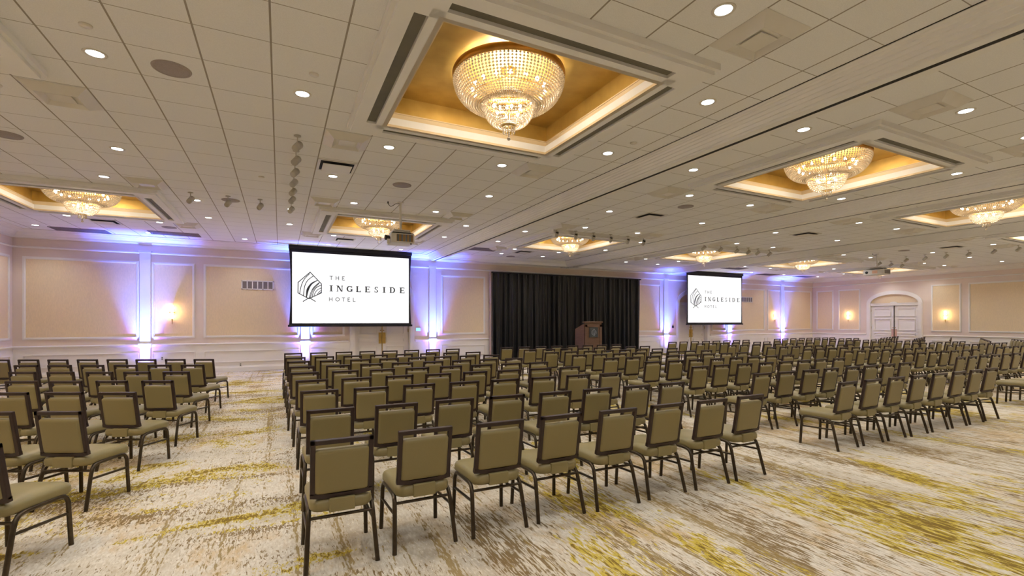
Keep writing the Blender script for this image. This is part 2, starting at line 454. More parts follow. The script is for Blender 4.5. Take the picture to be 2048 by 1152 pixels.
# pilasters with flared heads
for x, l in ((-3.755, 'blue-lit cream pilaster beside the lone sconce'), (.80, 'blue-lit cream pilaster behind the larger screen'), (5.43, 'blue-lit cream pilaster under the first ceiling beam'),
             (17.72, 'blue-lit cream pilaster beside the black curtain on its far side'), (22.36, 'blue-lit cream pilaster behind the smaller screen'), (26.96, 'violet-lit cream pilaster by the far corner')):
    b = MB(); w = .135
    b.box(x - w, x + w, YB - .06, YB, 0, 3.83)
    b.box(x - w - .03, x + w + .03, YB - .085, YB, .86, .975)
    b.box(x - w - .02, x + w + .02, YB - .08, YB, 0, .2)
    b.prism([(x - w - .02, 3.80), (x + w + .02, 3.80), (x + w + .03, 3.86), (x - w - .03, 3.86)], 'y', YB - .085, YB)
    tn[0] += 1
    struct('pilaster' if tn[0] < 0 else 'trim_%d' % tn[0], b, 'trim', label=l, cat='pilaster')

# ------------------------------------------------------------------ ceiling with openings for the coffers
FO = 1.20                                   # half opening
xs = sorted({XL - .3, XR + .3, *[c - FO for c in CXS], *[c + FO for c in CXS]})
ys = sorted({YF, YB, *[c - FO for c in CYS], *[c + FO for c in CYS]})
b = MB()
for i in range(len(xs) - 1):
    for j in range(len(ys) - 1):
        mx, my = (xs[i] + xs[i + 1]) / 2, (ys[j] + ys[j + 1]) / 2
        if any(abs(mx - c) < FO for c in CXS) and any(abs(my - c) < FO for c in CYS): continue
        b.add([(xs[i], ys[j], ZC), (xs[i + 1], ys[j], ZC), (xs[i + 1], ys[j + 1], ZC), (xs[i], ys[j + 1], ZC)], [(0, 3, 2, 1)])
struct('ceiling', b, 'tiles', label='flat tiled ballroom ceiling of square pinkish-beige tiles', cat='ceiling')

for (x, ht, hb), l in zip(BEAMS, ('stepped ceiling beam with dark partition slot ending at the pilaster by the curtain', 'broad middle ceiling beam with dark partition slot above the curtain', 'stepped ceiling beam meeting the smaller screen')):
    z = 4.07; zt = ZC + .01; st = []
    pr = [(ht, zt), (ht, ZC - .012), (ht - .02, ZC - .02)]
    k = 5
    for i in range(1, k + 1):
        q = ht - .02 - (ht - .02 - hb - .03) * i / k; zz = ZC - .02 - (ZC - .02 - z - .03) * (i / k) ** 1.3
        pr += [(q + .012, pr[-1][1]), (q, zz)]
    pr += [(hb, z + .03), (hb, z)]
    poly = [(x - p, zz) for p, zz in pr] + [(x - .035, z), (x - .035, z + .05), (x + .035, z + .05), (x + .035, z)] + [(x + p, zz) for p, zz in reversed(pr)]
    o = trim(MB().prism(poly, 'y', YF, YB - .02), 'plaster', l, 'ceiling beam')
    MB().box(x - .034, x + .034, YF, YB - .05, z + .004, z + .049).build('partition_track', 'dark', o)
    MB().box(x - ht - .012, x - ht, YF, YB - .4, ZC - .004, ZC + .002).build('shadow_gap', 'dark', o)
y = 17.72
poly = [(y - .45, ZC + .01), (y - .45, ZC - .012), (y - .40, ZC - .03), (y - .30, ZC - .06), (y - .20, ZC - .11), (y - .14, 4.09), (y - .14, 4.07), (y - .03, 4.07), (y - .03, 4.12), (y + .03, 4.12), (y + .03, 4.07), (y + .14, 4.07), (y + .14, 4.09), (y + .45, ZC + .01)]
o = trim(MB().prism(poly, 'x', BEAMS[0][0] + .16, BEAMS[2][0] - .16), 'plaster', 'stepped soffit with partition slot running above the black curtain', 'ceiling beam')
MB().box(BEAMS[0][0] + .16, BEAMS[2][0] - .16, y - .029, y + .029, 4.075, 4.119).build('partition_track', 'dark', o)

# coffers
def coffer():
    zl = 4.17; g = 4.60
    b = MB()
    # dropped frame: four mitred strips with a slot in each
    def ring(h0, h1, z0, z1):
        for sgn in (-1, 1):
            b.box(-h1, h1, sgn * h0, sgn * h1, z0, z1); b.box(sgn * h0, sgn * h1, -h0, h0, z0, z1)
    ring(1.175, 1.30, zl, ZC + .02); ring(1.42, 1.56, zl, ZC + .02); ring(1.30, 1.42, zl + .035, ZC + .02)
    ring(1.56, 1.60, zl + .04, ZC + .02)
    for sx in (-1, 1):
        for sy in (-1, 1):
            b.box(sx * 1.18, sx * 1.42, sy * 1.18, sy * 1.42, zl, ZC)
    root = b.build('ceiling_coffer', 'plaster')
    b = MB()
    for h0, h1, z0, z1 in ((1.165, 1.22, zl, zl + .03), (1.18, 1.22, zl + .03, zl + .055), (1.195, 1.22, zl + .055, zl + .08), (1.21, 1.24, zl + .08, g - .22), (1.20, 1.24, g - .235, g - .22)):
        for sgn in (-1, 1):
            b.box(-h1, h1, sgn * h0, sgn * h1, z0, z1); b.box(sgn * h0, sgn * h1, -h0, h0, z0, z1)
    b.build('cove_moulding', 'cove', root)
    b = MB()
    h0, h1 = 1.225, 1.26
    for sgn in (-1, 1):
        b.box(-h1, h1, sgn * h0, sgn * h1, g - .22, g); b.box(sgn * h0, sgn * h1, -h0, h0, g - .22, g)
    b.box(-h1, h1, -h1, h1, g, g + .02)
    b.build('gold_tray', 'gold', root)
    for k in range(4):
        a = k * PI / 2
        T = Matrix.Rotation(a, 4, 'Z')
        MB().box(-1.17, 1.17, 1.305, 1.415, zl + .028, zl + .034, T).build('air_slot', 'slot', root)
    return root
coffer0 = coffer()
COFNAME = {}
names = {(1, 0): 'largest golden coffer', (2, 0): 'second golden coffer', (3, 0): 'third golden coffer', (0, 0): 'coffer in the picture corner', (4, 0): 'pale cut-off coffer', (5, 0): 'unseen end coffer',
         (0, 1): 'corner coffer by the lone sconce', (1, 1): 'coffer above the larger screen', (2, 1): 'coffer over the curtain', (3, 1): 'coffer by the smaller screen',
         (4, 1): 'small coffer past the smaller screen', (5, 1): 'coffer behind the white projector'}
first = True
COF = []
for j in (0, 1):
    for i in range(6):
        if (i, j) == (5, 0): continue
        COF.append((i, j))
        lab = {(1, 0): 'largest square gold-leaf ceiling coffer with dark air slots', (2, 0): 'second square gold-leaf coffer past the first ceiling beam, camera row', (3, 0): 'gold-leaf coffer between middle and third beams, camera row', (0, 0): 'gold coffer showing only its frame in the upper picture corner', (4, 0): 'coffer showing only a pale corner at the picture edge',
               (0, 1): 'violet-tinted gold coffer in the bay of the lone sconce', (1, 1): 'gold coffer behind the striped projector, above the larger screen', (2, 1): 'gold coffer with row of spotlights before the curtain', (3, 1): 'gold coffer partly hidden by spotlights, above smaller screen side', (4, 1): 'thin-looking gold coffer just past the smaller screen', (5, 1): 'gold coffer hidden behind the white projector'}[(i, j)]
        if first: o = coffer0; first = False
        else: o = dup(coffer0, (0, 0, 0))
        o.location = (CXS[i], CYS[j], 0)
        tag(o, lab, 'coffer', 'square gold coffers', 'structure')

# ------------------------------------------------------------------ chandeliers
def chandelier():
    root = thing('crystal_chandelier', '', 'chandelier')
    # z relative to world: top ring near the gold tray
    MB().lathe([(.60, 4.555), (.645, 4.555), (.655, 4.53), (.65, 4.485), (.635, 4.475), (.60, 4.475), (.60, 4.555)], 64).build('top_ring', 'ring', root)
    b = MB()
    for k in range(3):
        a = k * 2 * PI / 3; b.tube([(0, 0, 4.53), (.61 * math.cos(a), .61 * math.sin(a), 4.53)], .012, 6)
    b.lathe([(0, 4.6), (.09, 4.6), (.09, 4.57), (.02, 4.55), (.012, 4.2), (.006, 3.95), (0, 3.95)], 16)
    b.build('stem', 'ring', root)
    MB().lathe([(.27, 4.235), (.305, 4.235), (.31, 4.215), (.295, 4.20), (.27, 4.20), (.27, 4.235)], 48).build('lower_ring', 'ring', root)
    def prof(points, n):
        out = []; L = []
        for a, c in zip(points, points[1:]): L.append(math.hypot(c[0] - a[0], c[1] - a[1]))
        tot = sum(L)
        for k in range(n):
            d = tot * (k + .5) / n
            for (a, c), l in zip(zip(points, points[1:]), L):
                if d <= l: out.append((a[0] + (c[0] - a[0]) * d / l, a[1] + (c[1] - a[1]) * d / l)); break
                d -= l
        return out
    def curve(r0, z0, r1, z1, n=14):
        return [(r1 + (r0 - r1) * math.cos(t * PI / 2 / n) ** .85, z0 - (z0 - z1) * math.sin(t * PI / 2 / n) ** 1.05) for t in range(n + 1)]
    def strands(pts, ncol, nrow, r):
        b = MB()
        pr = prof(pts, nrow)
        o = [(1, 0, 0), (0, 1, 0), (-1, 0, 0), (0, -1, 0), (0, 0, 1), (0, 0, -1)]
        fc = [(0, 1, 4), (1, 2, 4), (2, 3, 4), (3, 0, 4), (1, 0, 5), (2, 1, 5), (3, 2, 5), (0, 3, 5)]
        for k in range(ncol):
            a = 2 * PI * k / ncol
            for i, (pr_, z) in enumerate(pr):
                rr = r * min(1, .45 + .55 * (pr_ / pts[0][0]) * 1.15)
                ca, sa = math.cos(a), math.sin(a)
                b.add([((pr_ + p[0] * rr) * ca - p[1] * rr * sa, (pr_ + p[0] * rr) * sa + p[1] * rr * ca, z + p[2] * rr) for p in o], fc, True)
        return b
    up = curve(.635, 4.475, .285, 4.17)
    o = strands(up, 96, 17, .0182).build('crystal_strands', 'crystal', root); o['kind'] = 'stuff'; o['label'] = 'hanging strings of clear crystal beads'
    lo = curve(.295, 4.21, .085, 3.945)
    o = strands(lo, 56, 11, .0148).build('crystal_strands', 'crystal', root); o['kind'] = 'stuff'; o['label'] = 'lower bowl of crystal bead strings'
    b = MB()
    MB().lathe([(.058, 3.965), (.082, 3.965), (.085, 3.95), (.075, 3.94), (.058, 3.94), (.058, 3.965)], 24).build('base_ring', 'brass', root)
    for k in range(12):
        a = k * PI / 6; r = .068
        for q in range(4): b.ball((r * math.cos(a), r * math.sin(a), 3.925 - q * .018), .010, 1)
    b.build('crystal_fringe', 'crystal', root)
    b = MB().tube([(0, 0, 3.95), (0, 0, 3.80)], .004, 6)
    for q in range(4): b.ball((0, 0, 3.90 - q * .022), .013, 1)
    b.ball((0, 0, 3.80), .024, 1, None)
    b.build('crystal_drop', 'crystal', root)
    for k in range(16):
        a = 2 * PI * k / 16
        MB().ball((.42 * math.cos(a), .42 * math.sin(a), 4.36), .022, 1, None, 1.3).build('bulb', 'bulb', root)
    for k in range(6):
        a = 2 * PI * k / 6 + .3
        MB().ball((.14 * math.cos(a), .14 * math.sin(a), 4.12), .018, 1, None, 1.3).build('bulb', 'bulb', root)
    return root
ch0 = chandelier()
CHL = {(1, 0): 'largest crystal chandelier, a two-tier beaded bowl in the biggest gold coffer', (2, 0): 'crystal chandelier in the gold coffer just past the first beam', (3, 0): 'crystal chandelier cut by the picture edge past the middle beam',
       (0, 1): 'crystal chandelier in the violet-tinted corner coffer', (1, 1): 'crystal chandelier half hidden behind the striped projector', (2, 1): 'crystal chandelier behind the row of spotlights before the curtain',
       (3, 1): 'crystal chandelier above the smaller screen, spotlights beside it', (4, 1): 'small-looking crystal chandelier beyond the smaller screen', (5, 1): 'crystal chandelier hidden behind the white projector'}
first = True
for (i, j), lab in CHL.items():
    if first: o = ch0; first = False
    else: o = dup(ch0, (0, 0, 0))
    o.location = (CXS[i], CYS[j], 0)
    o['label'] = lab; o['group'] = 'crystal chandeliers'
def point(name, loc, col, watts, size=.05, parent=None):
    l = bpy.data.lights.new(name, 'POINT'); l.color = col; l.energy = watts; l.shadow_soft_size = size
    o = bpy.data.objects.new(name, l); COL.objects.link(o); o.location = loc
    return o
CH_W = 80
for (i, j) in COF:
    point('chandelier_glow', (CXS[i], CYS[j], 4.40), (1., .87, .68), CH_W, .16)
    point('chandelier_glow', (CXS[i] + .05, CYS[j], 4.05), (1., .87, .68), CH_W * .24, .06)

# ------------------------------------------------------------------ downlights
def downlight():
    root = thing('downlight', '', 'ceiling light')
    MB().lathe([(.068, 0), (.075, -.006), (.095, -.004), (.098, .002), (.068, .002)], 32).build('trim_ring', 'white', root)
    MB().prism([(.069 * math.cos(2 * PI * k / 20), .069 * math.sin(2 * PI * k / 20)) for k in range(20)], 'z', -.001, .003).build('lens', 'down', root)
    return root
dl0 = downlight(); DL_W = 62
DL = []
for (i, j) in [(i, j) for j in range(-1, 2) for i in range(6)]:
    cy = CYS[0] + (j) * (CYS[1] - CYS[0]); cx = CXS[i]
    cof = names.get((i, j), 'unseen row added behind the camera')  # row behind the camera is unseen, added to light the near floor
    for dx, dy, w in ((2.16, .95, 'stage-side end light of the far edge'), (2.16, -.95, 'light beside its outer edge, camera end'), (-2.16, .95, 'light beside its inner edge, stage end'), (-2.16, -.95, 'light beside its inner edge, camera end'),
                      (.93, 2.19, 'light beyond its stage edge, outer end'), (-.93, 2.19, 'light beyond its stage edge, inner end'), (.93, -2.19, 'light before its camera edge, outer end'), (-.93, -2.19, 'light before its camera edge, inner end')):
        w = {(2.16, .95): 'light beside its outer edge, stage end'}.get((dx, dy), w)
        if i == 0 and dx == -2.16: continue
        DL.append((cx + dx, cy + dy, 'round recessed %s, %s' % (w, cof)))
for n, x in enumerate([-5.2, -2.2, .85, 3.9, 7.0, 10.05, 13.05, 16.1, 19.1, 22.2, 25.2, 28.2]):
    DL.append((x, 9.0, 'round recessed light, %s along the line midway between the coffer rows' % ORD[n]))
    DL.append((x, .9, 'round recessed light, %s along the line overhead of the camera' % ORD[n]))
for n, (x, y) in enumerate([(-5.94, 17.13), (-3.46, 17.13), (-1., 17.13), (1.48, 17.13), (3.94, 17.13), (7.64, 16.45), (9.47, 16.45), (13.66, 16.4), (15.49, 16.4), (22.6, 16.95), (25.3, 16.95), (28.3, 16.9)]):
    DL.append((x, y, 'round recessed light, %s along the line closest to the screen wall' % ORD[n]))
DLAMP = bpy.data.lights.new('downlight_beam', 'SPOT'); DLAMP.color = (.92, .97, 1.05); DLAMP.energy = DL_W; DLAMP.spot_size = R(128); DLAMP.spot_blend = .9; DLAMP.shadow_soft_size = .065
first = True
for x, y, lab in DL:
    if first: o = dl0; first = False
    else: o = dup(dl0, (0, 0, 0))
    o.location = (x, y, ZC - .001); o['label'] = lab; o['group'] = 'recessed ceiling downlights'
    l = bpy.data.objects.new('downlight_beam', DLAMP); COL.objects.link(l); l.location = (x, y, ZC - .012)

# ------------------------------------------------------------------ ceiling fittings
def cone_diffuser():
    root = thing('ceiling_diffuser', '', 'air vent')
    b = MB(); h0, h1 = .30, .19
    for k in range(4):
        T = Matrix.Rotation(k * PI / 2, 4, 'Z')
        b.add([(-h0, -h0, -.002), (h0, -h0, -.002), (h1, -h1, -.075), (-h1, -h1, -.075)], [(0, 1, 2, 3)], False, T)
        b.add([(-h1, -h1, -.075), (h1, -h1, -.075), (h1 - .05, -h1 + .05, -.03), (-h1 + .05, -h1 + .05, -.03)], [(0, 1, 2, 3)], False, T)
    b.box(-.145, .145, -.145, .145, -.032, -.028)
    b.build('cone', 'white', root)
    MB().box(-.11, .11, -.11, .11, -.05, -.04, None, .003).build('centre_plate', 'white', root)
    return root
cd0 = cone_diffuser(); first = True
for (i, j) in COF:
    for dx, dy, w in ((1.53, 2.18, 'outer stage corner'), (-1.53, 2.18, 'inner stage corner'), (1.53, -2.07, 'outer camera corner'), (-1.53, -2.07, 'inner camera corner')):
        if i == 0 and dx < 0: continue
        x, y = CXS[i] + dx, CYS[j] + dy
        lab = 'white cone air diffuser off the %s of %s' % (w, names[(i, j)])
        if first: o = cd0; first = False
        else: o = dup(cd0, (0, 0, 0))
        o.location = (x, y, ZC); o['label'] = lab; o['group'] = 'white cone diffusers'
def plaque_diffuser():
    root = thing('plaque_diffuser', '', 'air vent')
    b = MB()
    for sgn in (-1, 1):
        b.box(-.30, .30, sgn * .26, sgn * .30, -.012, .0); b.box(sgn * .26, sgn * .30, -.26, .26, -.012, 0)
    b.build('frame', 'white', root)
    MB().box(-.26, .26, -.26, .26, -.004, -.001).build('dark_opening', 'dark', root)
    MB().box(-.225, .225, -.225, .225, -.05, -.04, None, .004).build('face_plate', 'white', root)
    return root
pd0 = plaque_diffuser(); first = True
for x, y, lab in ((.85, 8.40, 'flat white plate diffuser with black gap beside the string of spotlights'), (8.2, 8.95, 'flat plate diffuser with black gap over the bay facing the curtain'), (14.07, 8.76, 'flat plate diffuser with black gap in the bay past the middle beam'),
                  (21.15, 8.05, 'flat plate diffuser with black gap in the bay past the third beam'), (-4.09, 15.7, 'flat plate diffuser with black gap by the corner chandelier'), (1.85, 15.85, 'flat plate diffuser with black gap just above the larger screen'), (8.2, 15.7, 'flat plate diffuser with black gap close to the curtain')):
    if first: o = pd0; first = False
    else: o = dup(pd0, (0, 0, 0))
    o.location = (x, y, ZC); o['label'] = lab; o['group'] = 'flat plate diffusers'
def grille_mb():
    root = thing('return_grille', '', 'air vent')
    b = MB()
    for sgn in (-1, 1):
        b.box(-.62, .62, sgn * .28, sgn * .30, -.012, 0); b.box(sgn * .60, sgn * .62, -.28, .28, -.012, 0)
    b.build('frame', 'grille', root)
    b = MB()
    for k in range(24): b.box(-.60 + k * .05, -.585 + k * .05, -.28, .28, -.008, 0)
    b.box(-.60, .60, -.28, .28, -.001, 0)
    b.build('louvres', 'grille', root)
    return root
rg0 = grille_mb(); first = True
for x, y, lab in ((-5.1, 17.5, 'dark return grille in the ceiling corner above the slanted chairs'), (-2.8, 17.0, 'dark return grille above the white wall vent'), (6.5, 15.75, 'dark return grille above the panel between screen and curtain'), (24.4, 17.3, 'dark return grille just past the smaller screen'), (27.5, 17.2, 'dark return grille in the far ceiling corner'), (20.1, 16.0, 'dark return grille over the smaller screen')):
    if first: o = rg0; first = False
    else: o = dup(rg0, (0, 0, 0))
    o.location = (x, y, ZC); o['label'] = lab; o['group'] = 'dark return grilles'
sp0 = thing('ceiling_speaker', '', 'speaker')
MB().lathe([(0, -.010), (.145, -.010), (.15, -.006)], 40).build('grille_disc', 'speaker', sp0)
MB().lathe([(.145, -.004), (.15, -.012), (.17, -.010), (.175, 0)], 40).build('bezel', 'speaker', sp0)
first = True
for x, y, lab in ((-1.0, 5.9, 'round grey ceiling speaker, largest, between the first two downlights'), (2.09, 9.0, 'round grey ceiling speaker ahead of the largest coffer'), (-3.42, 9.0, 'round grey ceiling speaker cut by the picture edge'),
                  (-.95, 11.75, 'round grey ceiling speaker behind the middle hanging spotlight'), (8.25, 7.85, 'round grey ceiling speaker past the first beam'), (14.3, 8.9, 'round grey ceiling speaker past the middle beam'),
                  (8.3, 17.0, 'small round grey speaker close to the curtain'), (-2.75, 15.9, 'round grey ceiling speaker beside the corner coffer'), (20.6, 9.2, 'round grey ceiling speaker past the third beam')):
    if first: o = sp0; first = False
    else: o = dup(sp0, (0, 0, 0))
    o.location = (x, y, ZC); o['label'] = lab; o['group'] = 'round ceiling speakers'
sk0 = thing('smoke_detector', '', 'detector')
MB().lathe([(0, -.012), (.045, -.012), (.05, -.006), (.05, 0)], 24).build('cover_disc', 'white', sk0)
first = True
for x, y, lab in ((-1.53, 5.36, 'small round white detector disc near the upper picture corner'), (.32, 5.37, 'small round white detector disc beside the largest coffer'), (-.3, 9.6, 'small round white detector disc beside the string of spotlights'), (4.62, 5.38, 'small round white detector disc between largest coffer and first beam'),
                  (3.0, 11.3, 'small round white detector disc by the striped projector'), (7.0, 9.9, 'small round white detector disc past the first beam')):
    if first: o = sk0; first = False
    else: o = dup(sk0, (0, 0, 0))
    o.location = (x, y, ZC); o['label'] = lab; o['group'] = 'small round ceiling detectors'

# spotlights
def spotlight():
    root = thing('spotlight', '', 'spotlight')
    MB().lathe([(0, 0), (.055, 0), (.055, -.012), (.02, -.022), (0, -.022)], 20).build('canopy', 'can', root)
    MB().tube([(0, 0, -.01), (0, 0, -.13)], .010, 8).build('stem', 'can', root)
    T = Matrix.Translation((0, 0, -.17)) @ Matrix.Rotation(R(52), 4, 'X')
    h = MB().lathe([(0, -.10), (.045, -.10), (.055, -.09), (.06, .085), (.052, .085), (.05, .05)], 20, T).build('can_head', 'can', root)
    h['label'] = 'grey cylindrical lamp head'
    MB().lathe([(0, .055), (.051, .055)], 20, T).build('lamp_face', 'black', root)
    return root
sl0 = spotlight(); first = True
SL = []
for n, y in enumerate((7.25, 7.9, 8.55, 9.2, 9.85, 10.5, 11.45)): SL.append((.22, y, R(150), '%s of the string of grey spotlights running away beside the largest coffer' % (ORD[n])))
for n, x in enumerate((-1.62, -.97, -.38)): SL.append((x, 11.4, R(160), 'grey hanging spotlight, %s of three between corner coffer and spotlight string' % ORD[n]))
for n, x in enumerate((7.01, 7.65, 8.27, 8.9, 9.55, 10.17)): SL.append((x, 11.38, R(-20), 'grey spotlight, %s of six before the chandelier facing the curtain' % ORD[n]))
for n, x in enumerate((12.7, 13.5, 14.3, 14.9, 15.4, 16.05)): SL.append((x, 11.3, R(20), 'grey spotlight, %s of six in the bay past the middle beam' % ORD[n]))
for n, y in enumerate((6.8, 7.42, 8.1, 8.75, 9.4, 10.02)): SL.append((22.6, y, R(60), 'grey spotlight, %s from camera in the line beyond the white projector' % ORD[n]))
for n, x in enumerate((22.9, 23.8, 24.7)): SL.append((x, 11.1, R(30), 'grey spotlight, %s of three behind the white projector' % ORD[n]))
for x, y, rz, lab in SL:
    if first: o = sl0; first = False
    else: o = dup(sl0, (0, 0, 0))
    o.location = (x, y, ZC); o.rotation_euler.z = rz; o.scale = (.86, .86, .9); o['label'] = lab; o['group'] = 'grey ceiling spotlights'

# ------------------------------------------------------------------ projectors
def projector(name, x, y, zt, w, d, h, label, striped):
    t = thing(name, label, 'projector', (x, y, ZC))
    zz = zt - ZC
    MB().lathe([(0, 0), (.07, 0), (.07, -.015), (.03, -.02)], 20).build('ceiling_plate', 'white', t)
    MB().tube([(0, 0, -.01), (0, 0, zz + .10)], .026, 12).build('pole', 'white', t)
    b = MB().box(-w * .36, w * .36, -d * .3, d * .3, zz + .075, zz + .10, None, .006).box(-w * .42, w * .36, -d * .38, d * .38, zz + .035, zz + .055, None, .005)
    for sx in (-1, 1):
        for sy in (-1, 1): b.box(sx * w * .3 - .012, sx * w * .3 + .012, sy * d * .25 - .012, sy * d * .25 + .012, zz, zz + .08)
    b.build('mount_bracket', 'white', t)
    MB().box(-w / 2, w / 2, -d / 2, d / 2, zz - h, zz, None, .018).build('body', 'white', t)
    MB().box(-w * .42, w * .46, -d * .47, d * .47, zz, zz + .012).build('top_gap', 'black', t)
    if striped:
        g = MB().box(-w * .28, w * .42, -d / 2 - .006, -d / 2 + .01, zz - h * .86, zz - h * .12).build('rear_grille', 'rgb', t)
        for k in range(4):
            xx = -w * .27 + w * .69 * (k * .25 + .02) + .005
            MB().box(xx, xx + .026, -d / 2 - .009, -d / 2, zz - h * .85, zz - h * .13).build('blue_stripe', 'stripe', g)
        T = Matrix.Translation((-w / 2, -d * .2, zz - h * .45)) @ Matrix.Rotation(R(-90), 4, 'Y')
        MB().lathe([(.03, 0), (.05, .02), (.055, .10), (.045, .11), (.04, .10)], 24, T).build('side_lens', 'black', t)
        MB().lathe([(0, .095), (.042, .095)], 24, T).build('lens_glass', 'silver', t)
        MB().box(-w / 2 - .07, -w / 2 - .005, -d * .3, -d * .26, zz - h - .03, zz - h * .6, None, .01).build('cable_arm', 'white', t)
        MB().tube([(-.02, 0, -.03), (-.10, 0, -.035), (-.16, 0, -.08), (-.21, 0, -.11), (-.26, 0, -.07), (-.27, 0, -.01)], .007, 8).build('cable', 'black', t)
        MB().tube([(-.27, 0, -.05), (-.27, 0, -.008)], .014, 8).build('plug', 'black', t)
        for sx in (.36,): MB().lathe([(0, zz - h - .02), (.018, zz - h - .02), (.018, zz - h)], 12, Matrix.Translation((w * sx, -d * .4, 0))).build('foot', 'black', t)
    else:
        T = Matrix.Translation((-w / 2, d * .33, zz - h * .5)) @ Matrix.Rotation(R(-90), 4, 'Y')
        MB().lathe([(0, .02), (.045, .02), (.05, 0)], 20, T).build('side_port', 'black', t)
        MB().box(-w / 2 - .004, -w / 2 + .01, -.14, .04, zz - h * .75, zz - h * .2).build('side_label', 'copper', t)
        MB().box(-w * .38, w * .38, -d / 2 - .005, -d / 2 + .01, zz - h * .85, zz - h * .15).build('rear_grille', 'grille', t)
        MB().tube([(0, 0, -.03), (-.14, .0, -.07), (-.28, 0, -.05), (-.3, 0, -.005)], .008, 8).build('cable', 'black', t)
    return t
projector('video_projector', 2.37, 10.35, 3.56, .50, .50, .20, 'cream projector with striped rear grille hanging before the larger screen', True)
projector('video_projector', 20.75, 10.15, 3.66, .50, .70, .20, 'white projector hanging from ceiling pole before the arched door', False)

# ------------------------------------------------------------------ lettering
def ringseg(b, cx, cz, rx, rz, tx, tz, a0, a1, y, n=14):
    vs = []; fs = []
    for i in range(n + 1):
        a = R(a0 + (a1 - a0) * i / n)
        vs += [(cx + rx * math.cos(a), y, cz + rz * math.sin(a)), (cx + (rx - tx) * math.cos(a), y, cz + (rz - tz) * math.sin(a))]
    for i in range(n): fs.append((2 * i, 2 * i + 1, 2 * i + 3, 2 * i + 2))
    b.add(vs, fs)
def quad(b, pts, y): b.add([(p[0], y, p[1]) for p in pts], [tuple(range(len(pts)))])
def letter(b, ch, x, z, h, w, y, serif=True):
    """x: centre, z: baseline"""
    st, th, sf = (.235 * h, .11 * h, .085 * h) if serif else (.135 * h, .135 * h, 0)
    l, r_ = x - w / 2, x + w / 2
    def bar(x0, x1, z0, z1): quad(b, [(x0, z0), (x1, z0), (x1, z1), (x0, z1)], y)
    def foot(xc, half):
        if serif: bar(xc - half, xc + half, z, z + sf); bar(xc - half, xc + half, z + h - sf, z + h)
    if ch == 'I': bar(x - st / 2, x + st / 2, z, z + h); foot(x, st * 1.1)
    elif ch == 'T': bar(x - st / 2, x + st / 2, z, z + h); bar(l, r_, z + h - th, z + h)
    elif ch == 'H': bar(l, l + st, z, z + h); bar(r_ - st, r_, z, z + h); bar(l, r_, z + h * .47, z + h * .47 + th)
    elif ch == 'L':
        bar(l + (.07 * h if serif else 0), l + (.07 * h if serif else 0) + st, z, z + h); bar(l, r_, z, z + th)
        if serif: bar(l, l + st + .14 * h, z + h - sf, z + h); bar(r_ - .07 * h, r_, z, z + .30 * h)
    elif ch == 'E':
        o = .07 * h if serif else 0
        bar(l + o, l + o + st, z, z + h); bar(l, r_, z, z + th); bar(l, r_ - .03 * h, z + h - th, z + h); bar(l + o, r_ - .16 * h, z + h * .47, z + h * .47 + th)
        if serif: bar(r_ - .07 * h, r_, z, z + .28 * h); bar(r_ - .10 * h, r_ - .03 * h, z + .74 * h, z + h); bar(r_ - .22 * h, r_ - .16 * h, z + .38 * h, z + .64 * h)
    elif ch == 'N':
        bar(l + .08 * h, l + .08 * h + th, z, z + h); bar(r_ - .08 * h - th, r_ - .08 * h, z, z + h)
        quad(b, [(l + .06 * h, z + h), (l + .06 * h + st * 1.1, z + h), (r_ - .08 * h, z), (r_ - .08 * h - st * .9, z)], y)
        bar(l - .02 * h, l + .25 * h, z, z + sf); bar(l - .04 * h, l + .2 * h, z + h - sf, z + h); bar(r_ - .25 * h, r_ + .02 * h, z + h - sf, z + h)
    elif ch == 'O': ringseg(b, x, z + h / 2, w / 2, h / 2, th, th, 0, 360, y, 28)
    elif ch == 'D':
        bar(l + .07 * h, l + .07 * h + st, z, z + h); bar(l, x, z, z + th); bar(l, x, z + h - th, z + h)
        ringseg(b, x - .02 * h, z + h / 2, w / 2 + .02 * h, h / 2, st, th, -90, 90, y)
    elif ch == 'G':
        ringseg(b, x, z + h / 2, w / 2, h / 2, st, th, 48, 318, y, 22)
        bar(r_ - st * 1.05, r_ - .02 * h, z + .06 * h, z + .46 * h); bar(r_ - st * 1.7, r_ + .05 * h, z + .42 * h, z + .48 * h); bar(r_ - st * .7, r_ - st * .25, z + .68 * h, z + .98 * h)
    elif ch == 'S':
        ringseg(b, x, z + h * .735, w * .42, h * .265, st * .75, th, 35, 215, y); ringseg(b, x, z + h * .265, w * .45, h * .265, st * .75, th, -145, 35, y)
        quad(b, [(x - w * .40, z + h * .70), (x - w * .22, z + h * .52), (x + w * .45, z + h * .26), (x + w * .20, z + h * .46), (x - w * .22, z + h * .66)], y)
        bar(l + .02 * h, l + .09 * h, z + .02 * h, z + .32 * h); bar(r_ - .12 * h, r_ - .05 * h, z + .70 * h, z + .98 * h)
def stroke(b, pts, wd, y, closed=False):
    n = len(pts)
    for i in range(n if closed else n - 1):
        p, q = pts[i], pts[(i + 1) % n]
        w0 = wd[i] if isinstance(wd, list) else wd; w1 = wd[(i + 1) % n] if isinstance(wd, list) else wd
        dx, dz = q[0] - p[0], q[1] - p[1]; L = math.hypot(dx, dz) or 1e-6
        nx, nz = -dz / L, dx / L; ex, ez = dx / L * w0 * .35, dz / L * w0 * .35
        quad(b, [(p[0] - ex + nx * w0 / 2, p[1] - ez + nz * w0 / 2), (p[0] - ex - nx * w0 / 2, p[1] - ez - nz * w0 / 2), (q[0] + ex - nx * w1 / 2, q[1] + ez - nz * w1 / 2), (q[0] + ex + nx * w1 / 2, q[1] + ez + nz * w1 / 2)], y)
EMB_HEX = [(385, 540), (530, 690), (530, 805), (370, 880), (230, 805), (232, 670)]
